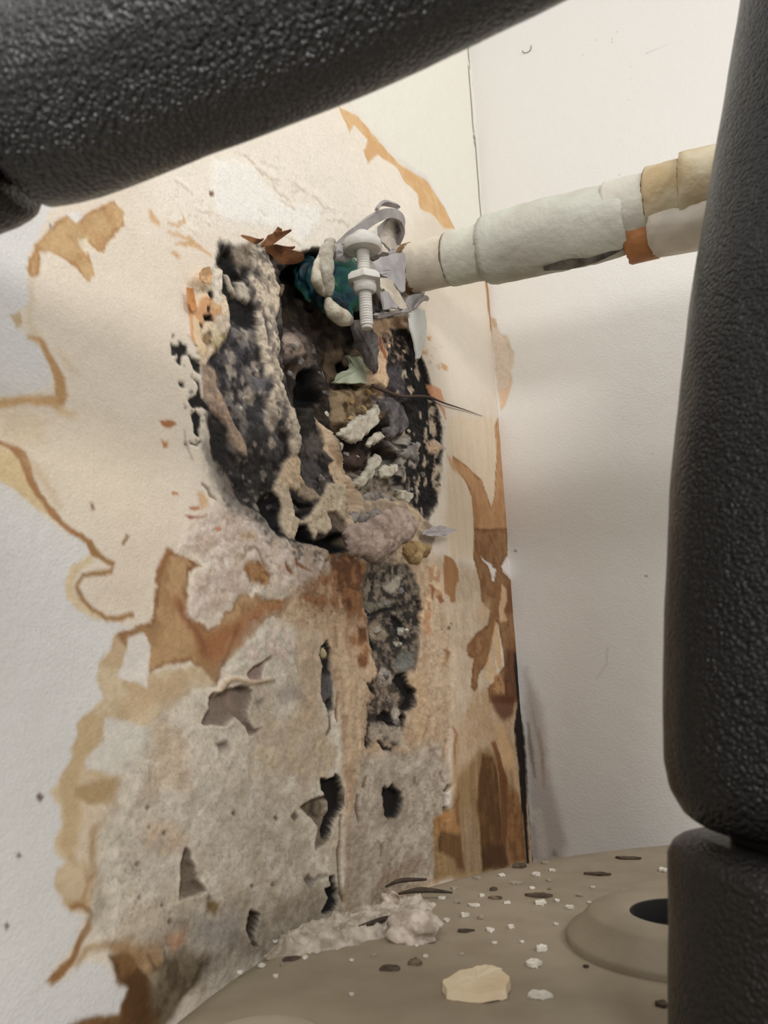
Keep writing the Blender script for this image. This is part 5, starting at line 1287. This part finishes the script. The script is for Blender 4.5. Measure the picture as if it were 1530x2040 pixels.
# hooked strap over the pipe: rises from the left arm, loops over and comes down on the pipe
hook = smooth_path(L3(Z(640, 380, 6.375, [(200, 690), (330, 600), (470, 500), (620, 385), (760, 310), (890, 285), (1000, 340), (1035, 450), (1010, 560), (960, 660)]), [2, 8, 14, 18, 20, 20, 19, 17, 14, 10]), 40)
hk = ribbon('strap', hook, [.0010, .0022, .0024, .0024, .0023, .0022, .0021, .0020], UP * .55 + WN * .2 + WT * .2, .0022, M['clamp_grey'], clamp)
loop_in = smooth_path(L3(Z(640, 380, 6.375, [(690, 600), (720, 480), (800, 400), (880, 380), (950, 420), (960, 520), (930, 640)]), [12, 14, 15, 15, 14, 12, 9]), 24)
ribbon('strap', loop_in, [.0030, .0036, .0036, .0034, .003], WN + WT * .4, .0010, M['clamp_grey'], clamp)
ribbon('strap_curl', smooth_path(L3(Z(640, 380, 6.375, [(705, 240), (740, 180), (800, 155), (880, 170), (950, 190), (975, 215), (940, 250)]), [22, 22, 22, 21, 20, 19, 19]), 24), [.0010, .0014, .0014, .0011, .0008], UP * .5 + WN * .8, .0014, M['clamp_grey'], clamp)
slab('strap_tooth', L3(Z(640, 380, 6.375, [(600, 560), (690, 455), (690, 600), (650, 620)]), 22), .001, WN, M['clamp'], hk, seed=3)
# body of the strap round the pipe end
saddle = []
for i, a in enumerate(np.linspace(-2.6, 1.9, 34)):
    c = P0 + AX * .0035
    side = np.cross(AX, AUP)
    saddle.append(c + (AUP * math.sin(a) + side * math.cos(a)) * .0136)
ribbon('strap', saddle, .0058, AX, .0014, M['clamp_lav'], clamp)
slab('strap_ear', L3(Z(640, 380, 6.375, [(740, 1110), (830, 1120), (960, 1280), (1040, 1420), (1080, 1500), (960, 1500), (880, 1400), (760, 1250)]), [16, 15, 12, 10, 10, 12, 14, 16]), .0012, WN, M['coat'], clamp, rough=.0003, seed=5)
slab('strap_ear', L3(Z(640, 380, 6.375, [(735, 1290), (830, 1290), (900, 1420), (955, 1490), (910, 1500), (770, 1520), (750, 1400)]), [18, 17, 16, 15, 16, 17, 18]), .0010, WN, M['clamp_lav'], clamp, bend=.001, seed=6)
slab('strap_ear', L3(Z(640, 380, 6.375, [(650, 1580), (780, 1530), (960, 1510), (1110, 1500), (1120, 1540), (960, 1570), (800, 1600), (690, 1620)]), [14, 14, 12, 10, 9, 9, 10, 12]), .0016, WN + UP * -.4, M['clamp_grey'], clamp, rough=.0003, seed=7)
slab('strap_ear', L3(Z(640, 380, 6.375, [(1050, 1430), (1100, 1340), (1300, 1290), (1270, 1400), (1180, 1520), (1100, 1540)]), [8, 8, 9, 9, 8, 7]), .0010, WN, M['clamp_lav'], clamp, rough=.0003, seed=8)
slab('strap_plate_and_shade', L3(Z(640, 380, 6.375, [(660, 900), (830, 830), (960, 790), (1055, 800), (1050, 1000), (1045, 1290), (1000, 1300), (900, 1200), (750, 1090), (660, 1010)]), [13, 12, 11, 10, 10, 10, 10, 11, 12, 13]), .0012, WN, M['clamp_lav'], clamp, rough=.0003, seed=12)
slab('strap_plate_and_shade', L3(Z(640, 380, 6.375, [(700, 600), (720, 490), (800, 410), (890, 390), (955, 430), (945, 560), (1010, 650), (930, 740), (860, 770), (790, 690)]), [12, 13, 14, 14, 13, 11, 9, 9, 10, 12]), .0010, WN, surf('cream_grey_strap', (208, 199, 188), .6, (190, 180, 168), 90), clamp, rough=.0004, seed=13)
slab('strap_plate_and_shade', L3(Z(640, 380, 6.375, [(610, 820), (640, 800), (840, 800), (850, 850), (700, 900), (620, 880)]), [11, 11, 9, 9, 10, 11]), .0010, WN, M['torn_and_gap_shade'], clamp, seed=14)  # dark sheet standing in for the shadowed gap above the plate
# left ends of the strap, thick with old paint
M['old_paint'] = surf('thick_old_paint', (180, 173, 158), .8, (138, 130, 114), 170, .0012, 350)
M['old_cream'] = surf('cream_old_paint', (194, 186, 166), .8, (158, 148, 128), 170, .0010, 350)
tube('strap_end', smooth_path(L3(Z(560, 380, 4.25, [(420, 430), (390, 520), (370, 640), (375, 760), (395, 850), (400, 890)]), [6, 8, 10, 9, 7, 5]), 26), list(np.interp(np.linspace(0, 1, 26), [0, .2, .55, .85, 1], [.0022, .0036, .0042, .0026, .0009])), M['old_paint'], clamp, seg=24, wob=.0012, wscale=120, seed=3)
tube('strap_end', smooth_path(L3(Z(560, 380, 4.25, [(320, 560), (295, 660), (300, 760), (340, 840), (385, 880)]), [8, 9, 9, 7, 5]), 20), list(np.interp(np.linspace(0, 1, 20), [0, .5, 1], [.0012, .0026, .0012])), M['old_cream'], clamp, seg=20, wob=.0006, wscale=150, seed=4)
tube('strap_end', smooth_path(L3(Z(560, 380, 4.25, [(400, 930), (420, 990), (470, 1040), (530, 1080), (575, 1095)]), [8, 10, 11, 10, 8]), 22), list(np.interp(np.linspace(0, 1, 22), [0, .3, .7, 1], [.0018, .0037, .0040, .0022])), M['old_cream'], clamp, seg=24, wob=.0007, wscale=130, seed=5)
slab('strap_end', L3(Z(560, 380, 4.25, [(400, 520), (480, 450), (560, 490), (600, 560), (540, 610), (450, 590)]), [4, 8, 12, 12, 8, 5]), .0016, WN, M['clamp_grey'], clamp, rough=.0006, seed=9)
# strip of torn white paint that hangs under the clamp
spike = empty('torn_paint_strip', on_left(833, 712, .004))
tag(spike, 'pointed white strip of torn paint hanging below the clamp', 'paint strip')
slab('strip', L3([(815, 624), (830, 614), (848, 616), (850, 650), (843, 682), (837, 715), (830, 715), (824, 684), (816, 652)], [8, 9, 8, 7, 5, 3, 3, 5, 7]), .0008, WN, M['paper_white'], spike, bend=-.0012, rough=.0002, seed=4)
ribbon('curled_tip', smooth_path(L3([(822, 620), (836, 602), (846, 594), (853, 597)], [8, 10, 9, 7]), 16), [.0034, .0028, .0018, .0010], UP * .7 + WN * .6, .0008, M['clamp_grey'], spike)

# ------------------------------------------------------------------ tan tank below
DC = np.array([0.1831, 0.1645, 0.0]); DR = 0.2550
tank = empty('water_heater', (DC[0], DC[1], -1.25))
tag(tank, 'round tan metal water heater top strewn with plaster debris', 'water heater')
prof = [(DR - .002, -1.24), (DR, -1.20), (DR, ZT - .007), (DR - .0015, ZT - .0035), (DR - .005, ZT - .001), (DR - .010, ZT)] + [(r, ZT) for r in np.linspace(DR - .02, .002, 12)]
lathe('top_shell', DC, prof, M['tank'], tank, seg=180)
BC = np.array([0.0922, 0.2670, ZT])
collar = lathe('pipe_collar', BC, [(.0375, -.001), (.0375, .0016), (.0368, .0026), (.0345, .0034), (.0300, .0082), (.0285, .0090), (.0172, .0092), (.0163, .0086), (.0161, .0006), (.002, .0004)], M['tank'], tank, seg=96)
lathe('port_hole', BC, [(.0160, .0005), (.0160, .0084), (.0157, .0085), (.0154, .0080), (.0154, .0012), (.002, .0010)], M['port_shade'], collar, seg=64)['label'] = 'pipe port with its dark inside painted black'
lathe('pipe_collar', np.array([-.0335, .1930, ZT]), [(.0200, -.001), (.0200, .0012), (.0190, .0022), (.0168, .0050), (.0155, .0056), (.0138, .0050), (.0120, .0030), (.002, .0028)], M['tank'], tank, seg=64)

# ------------------------------------------------------------------ black foam-lagged pipes in front
def lag(name, edge, r, prof, mat, parent, side, seed=0, n=60, seg=96, t0=0.0, t1=1.0):
    """a lagged pipe whose outline touches the sight lines of the edge pixels (x, y, depth); r radius in metres,
    prof: (place along, radius factor); side: which way the axis lies from that outline"""
    E3 = [at_y(x, y, d) for x, y, d in edge]
    m = len(E3); axis = []
    for i in range(m):
        t = E3[min(i + 1, m - 1)] - E3[max(i - 1, 0)]
        nn = np.cross(E3[i], t); nn /= np.linalg.norm(nn)
        if nn.dot(side) < 0: nn = -nn
        axis.append(E3[i] + nn * r)
    full = smooth_path(axis, 200)
    path = [full[int(round((t0 + (t1 - t0) * k / (n - 1)) * 199))] for k in range(n)]
    rr = np.interp(np.linspace(0, 1, n), [a for a, _ in prof], [b for _, b in prof])
    return tube(name, path, list(rr * r), mat, parent, seg=seg, wob=.0003, seed=seed, wscale=30)


riser = empty('lagged_riser_pipe', on_top(1600, 2120))
tag(riser, 'upright pipe in black foam lagging at the right edge', 'insulated pipe')
RY = .175; RR = .0310
up_edge = [(1512, -220, RY), (1475, 0, RY), (1420, 330, RY), (1375, 600, RY), (1346, 850, RY), (1330, 1050, RY), (1320, 1300, RY), (1321, 1480, RY), (1328, 1632, RY)]
lag('foam_sleeve', up_edge, RR, [(0, 1), (.90, 1), (.94, .975), (.965, .93), (.985, .87), (1, .78)], M['foam_riser'], riser, CR, seed=1, n=90)
zb = [y for y in np.arange(1900, 2900, 2.0) if at_y(1600, y, RY)[2] <= ZT + .004][0]
lag('foam_sleeve', [(1330, 1650, RY), (1330, 1800, RY), (1331, zb, RY)], RR, [(0, .80), (.015, .86), (.04, .92), (.09, .97), (.17, 1), (1, 1)], M['foam_low'], riser, CR, seed=2, n=70)['label'] = 'dull charcoal lower foam sleeve'
lag('pipe_core', [(1330, 1600, RY), (1330, 1690, RY)], RR, [(0, .6), (1, .6)], M['foam_gap'], riser, CR, n=4, seg=40)

cross = empty('lagged_cross_pipe', at_y(500, 0, .13))
tag(cross, 'thick black foam-lagged pipe slanting across the top left', 'insulated pipe')
CRR = .0180
ce = [(-330, 605, .142), (-120, 520, .138), (120, 424, .134), (400, 318, .128), (700, 203, .122), (930, 97, .117), (1135, -2, .113), (1420, -150, .107), (1900, -400, .098), (2500, -720, .088)]
lag('foam_sleeve', ce, CRR, [(0, .86), (.012, .93), (.03, .975), (.06, 1), (1, 1)], M['foam'], cross, UP, seed=3, n=90, t0=.214)
lag('foam_sleeve', ce, CRR, [(0, .98), (.9, .98), (.97, .95), (1, .88)], M['foam_low'], cross, UP, seed=4, n=40, t1=.208)['label'] = 'dull next foam sleeve end'
lag('pipe_core', ce, CRR, [(0, .6), (1, .6)], M['foam_gap'], cross, UP, n=6, seg=40, t0=.19, t1=.24)

# ------------------------------------------------------------------ debris on the tank top
M['chip_cream'] = surf('cream_flake', (226, 208, 176), 0.8, (214, 190, 156), 70, .0003, 400)
M['chip_white'] = surf('white_chip', (222, 216, 204), 0.8, (196, 188, 174), 220, .0004, 500)
M['chip_grey'] = surf('grey_chip', (168, 156, 140), 0.85, (132, 120, 104), 220, .0005, 500)
M['chip_dark'] = surf('dark_chip', (92, 78, 62), 0.85, (60, 48, 38), 220, .0005, 500)
M['chip_brown'] = surf('brown_chip', (124, 106, 84), 0.85, (74, 60, 46), 260, .0006, 500)
M['dust'] = surf('plaster_dust', (194, 183, 168), 0.95, (150, 138, 122), 160, .0009, 350)


def T3(pts, up=0.0):
    return [on_top(x, y, up) for x, y in pts]


o = slab('plaster_flake', T3(Z(560, 1500, 1.9125, [(612, 905), (640, 882), (700, 852), (740, 845), (770, 838), (805, 836), (832, 850), (876, 886), (862, 938), (800, 950), (700, 948), (630, 934)]), .0002), .0022, UP, M['chip_cream'], rough=.0003, seed=31)
tag(o, 'largest cream plaster flake lying flat on the tan metal top', 'plaster flake')


def chip(x, y, w, h, mat, name, label, cat, group=None, seed=0, rot=0.0, thick=None):
    """a small irregular chip lying on the tank top, its size given in pixels"""
    r_ = random.Random(seed + int(x) * 7 + int(y))
    c = on_top(x, y)
    k = c.dot(CF) / F
    fwd = np.array([c[0], c[1], 0]); fwd /= np.linalg.norm(fwd)
    rt = np.array([fwd[1], -fwd[0], 0])
    a_ = w * .5 * k
    b_ = min(h * .5 * k * 2.3, a_ * 1.3) if h * 2.3 < w * 1.5 else a_ * .9
    pts = []
    n = r_.randint(5, 7)
    for i in range(n):
        t = 2 * math.pi * i / n + r_.uniform(-.3, .3)
        q = r_.uniform(.75, 1.1)
        u, v = a_ * q * math.cos(t), b_ * q * math.sin(t)
        u, v = u * math.cos(rot) - v * math.sin(rot), u * math.sin(rot) + v * math.cos(rot)
        pts.append(c + rt * u + fwd * v + UP * .0001)
    th = thick if thick else max(h * k * .34, .0005)
    o = slab(name, pts, th, UP, mat, rough=th * .22, seed=seed + int(x))
    return tag(o, label, cat, group)


G1 = 'plaster crumbs on the tank top'
for (x, y, w, h, m, lab) in ((1069, 1744, 19, 12, 'chip_white', 'white plaster crumb just in front of the corner, beside a brown chip'),
                             (1078, 1800, 29, 13, 'chip_white', 'flat white plaster chip right in front of a dark chip'),
                             (1134, 1810, 18, 13, 'chip_white', 'rounded white plaster crumb left of the pipe collar rim'),
                             (1018, 1849, 17, 13, 'chip_white', 'white plaster crumb alone in the middle of the tan top'),
                             (1079, 1893, 30, 22, 'chip_white', 'chunky white plaster crumb, rear one of the pair by the large flake'),
                             (1063, 1922, 36, 18, 'chip_white', 'white plaster crumb, front one of the pair by the large flake'),
                             (1073, 1985, 54, 18, 'chip_white', 'long narrow white plaster chip right of the large cream flake'),
                             (1321, 1735, 24, 12, 'chip_white', 'white plaster crumb touching the right black pipe behind the port'),
                             (994, 1934, 15, 10, 'chip_white', 'small white crumb touching the back of the large cream flake'),
                             (1030, 1760, 32, 9, 'chip_grey', 'flat pale grey chip between the corner crumbs'),
                             (820, 1868, 0, 0, None, None)):
    if m: chip(x, y, w, h, M[m], 'plaster_crumb', lab, 'plaster crumb', G1, seed=41)
for (x, y, w, h, lab) in ((1190, 1743, 62, 10, 'long dark splinter-like chip in front of the right wall'),
                          (1252, 1711, 58, 9, 'thin dark bent chip nearest the right wall'),
                          (1072, 1786, 54, 12, 'dark chip standing behind a flat white chip'),
                          (1034, 1727, 34, 14, 'brown chip at the foot of the stained corner'),
                          (925, 1856, 44, 8, 'thin dark brown chip lying left of the lone white crumb'),
                          (987, 1790, 30, 8, 'small dark grey chip between crumbs near the wall'),
                          (776, 1931, 48, 13, 'grey-topped dark chip in front of the plaster lump'),
                          (828, 1920, 32, 16, 'dark chip leaning just right of the grey-topped chip'),
                          (1318, 2003, 26, 15, 'dark brown crumb beside the foot of the right black pipe'),
                          (1168, 1927, 13, 10, 'tiny dark crumb in front of the pipe collar'),
                          (578, 1912, 40, 10, 'dark grey chip left of the dust heap'),
                          (983, 1773, 16, 10, 'tiny dark crumb left of the flat grey chip')):
    chip(x, y, w, h, M['chip_brown' if int(x) % 3 == 0 else 'chip_dark'], 'plaster_chip', lab, 'chip', 'dark chips on the tank top', seed=43)
tiny = [(915, 1798, 20, 11), (944, 1805, 26, 10), (926, 1826, 20, 16), (958, 1830, 14, 14), (976, 1855, 18, 11), (848, 1907, 14, 10), (952, 1750, 20, 10), (477, 1940, 13, 12), (522, 1925, 16, 10), (530, 1907, 12, 9), (548, 1878, 12, 10), (549, 1947, 13, 11), (563, 1924, 12, 9), (607, 1909, 14, 9), (632, 1898, 14, 9), (905, 1770, 18, 9), (880, 1790, 16, 9), (1010, 1800, 16, 8), (1155, 1785, 16, 9), (1181, 1769, 10, 7), (1175, 1800, 12, 7), (1245, 1776, 14, 6), (960, 1785, 14, 8), (1000, 1745, 14, 8), (1095, 1755, 14, 9), (1110, 1795, 12, 7), (700, 1983, 12, 9), (920, 1902, 10, 8), (985, 1880, 12, 8), (1040, 1878, 10, 7), (870, 1850, 16, 9), (890, 1835, 14, 9), (1108, 1843, 12, 7), (1095, 1772, 10, 7), (1060, 1770, 12, 7), (700, 1915, 12, 8), (745, 1905, 12, 8), (830, 1885, 10, 7), (1100, 1735, 14, 8), (1085, 1720, 16, 9)]
for i, (x, y, w, h) in enumerate(tiny):
    near = x > 860
    chip(x, y, w, h, M['chip_white' if i % 3 else 'chip_grey'], 'plaster_grain', 'tiny pale plaster grain strewn on the tan top %s' % ('before the corner' if near else 'around the dust heap'), 'plaster grain', 'tiny grains before the corner' if near else 'tiny grains around the dust heap', seed=47)


# dust heap along the foot of the left wall
def heap(name, outline, hgt, mat, seed, step=3.2):
    xs = [p[0] for p in outline]; ys = [p[1] for p in outline]
    gx = np.arange(min(xs), max(xs) + step, step); gy = np.arange(min(ys), max(ys) + step * .7, step * .7)
    X, Y = np.meshgrid(gx, gy)
    ins = np.zeros(X.shape, bool); d2 = np.full(X.shape, 1e9)
    n = len(outline)
    for k in range(n):
        (ax, ay), (bx, by) = outline[k], outline[(k + 1) % n]
        c = (ay > Y) != (by > Y)
        if by != ay: ins ^= c & (X < (Y - ay) * (bx - ax) / (by - ay) + ax)
        ex, ey = bx - ax, (by - ay)
        t = np.clip(((X - ax) * ex + (Y - ay) * ey) / (ex * ex + ey * ey), 0, 1)
        d2 = np.minimum(d2, (X - ax - t * ex) ** 2 + ((Y - ay - t * ey) * 2) ** 2)
    sd = np.sqrt(d2) * np.where(ins, 1, -1)
    nz = fbm(X, Y * 2.2, 16, 4, seed); nf = fbm(X, Y * 2.2, 5, 3, seed + 5)
    Hh = sstep(-4, 34, sd + (nz - .5) * 26) * hgt * (.35 + .9 * nz + .5 * (nf - .5)) - .0004
    vs = [on_top(x, y) + UP * h for x, y, h in zip(X.ravel(), Y.ravel(), Hh.ravel())]
    ny, nx = X.shape
    fs = []
    for i in range(ny - 1):
        for j in range(nx - 1):
            q = (i * nx + j, i * nx + j + 1, (i + 1) * nx + j + 1, (i + 1) * nx + j)
            if max(Hh.ravel()[list(q)]) > -.00035: fs.append(q[::-1])
    me = mesh_from(name, vs, fs)
    bm = bmesh.new(); bm.from_mesh(me); bmesh.ops.delete(bm, geom=[v for v in bm.verts if not v.link_faces], context='VERTS')
    bmesh.ops.recalc_face_normals(bm, faces=bm.faces)
    if sum(f.normal.z for f in bm.faces) < 0: bmesh.ops.reverse_faces(bm, faces=bm.faces)
    bm.to_mesh(me); bm.free()
    return link(name, me, mat)


o = heap('plaster_dust', [(530, 1905), (560, 1868), (610, 1842), (680, 1822), (760, 1800), (840, 1786), (870, 1800), (850, 1835), (800, 1862), (720, 1882), (640, 1895), (580, 1908)], .0042, M['dust'], 3)
tag(o, 'heap of pale plaster dust along the foot of the stained wall', 'plaster dust', kind='stuff')
c = on_top(824, 1868)
o = blob('plaster_lump', c + UP * .003, (.0085, .0085, .0052), surf('pinkish_white_lump', (204, 190, 178), .9, (150, 136, 120), 170, .0012, 260), lump=.5, seed=21, sub=4, freq=2.6)
tag(o, 'rough pinkish white plaster lump in front of the dust heap', 'plaster lump')
c = on_top(778, 1812)
o = blob('plaster_lump', c + UP * .003, (.0036, .0036, .0034), surf('brown_white_lump', (200, 188, 170), .9, (110, 88, 70), 240, .0008, 300), lump=.5, seed=23, sub=3)
tag(o, 'small brown and white plaster lump on the dust heap beside the splinters', 'plaster lump')
M['splinter'] = surf('dark_wood', (70, 58, 46), .85, (44, 36, 28), 260, .0005, 500)
for q, w, lab in (([(768, 1776), (800, 1772), (850, 1763)], [.0005, .0011, .0005], 'upper of the two dark wood splinters at the wall foot'),
                  ([(790, 1791), (840, 1792), (902, 1790)], [.0005, .0012, .0004], 'lower of the two dark wood splinters at the wall foot'),
                  ([(698, 1864), (760, 1854), (815, 1836)], [.0005, .0010, .0008], 'thin dark twig lying along the front of the dust heap')):
    pth = smooth_path([p + UP * u for p, u in zip(T3(q), (.0018, .0035, .0022))], 14)
    o = tube('wood_splinter', pth, list(np.interp(np.linspace(0, 1, 14), [0, .5, 1], w)), M['splinter'], seg=8, wob=.0003, seed=5)
    tag(o, lab, 'wood splinter')
# curled hair on the right wall
o = tube('hair', smooth_path([on_right(x, y, .0006) for x, y in ((1040, 101), (1044, 105), (1051, 104), (1057, 99), (1058, 90))], 20), .00022, M['hair'], seg=6)
tag(o, 'short curled dark hair stuck high on the white wall', 'hair')
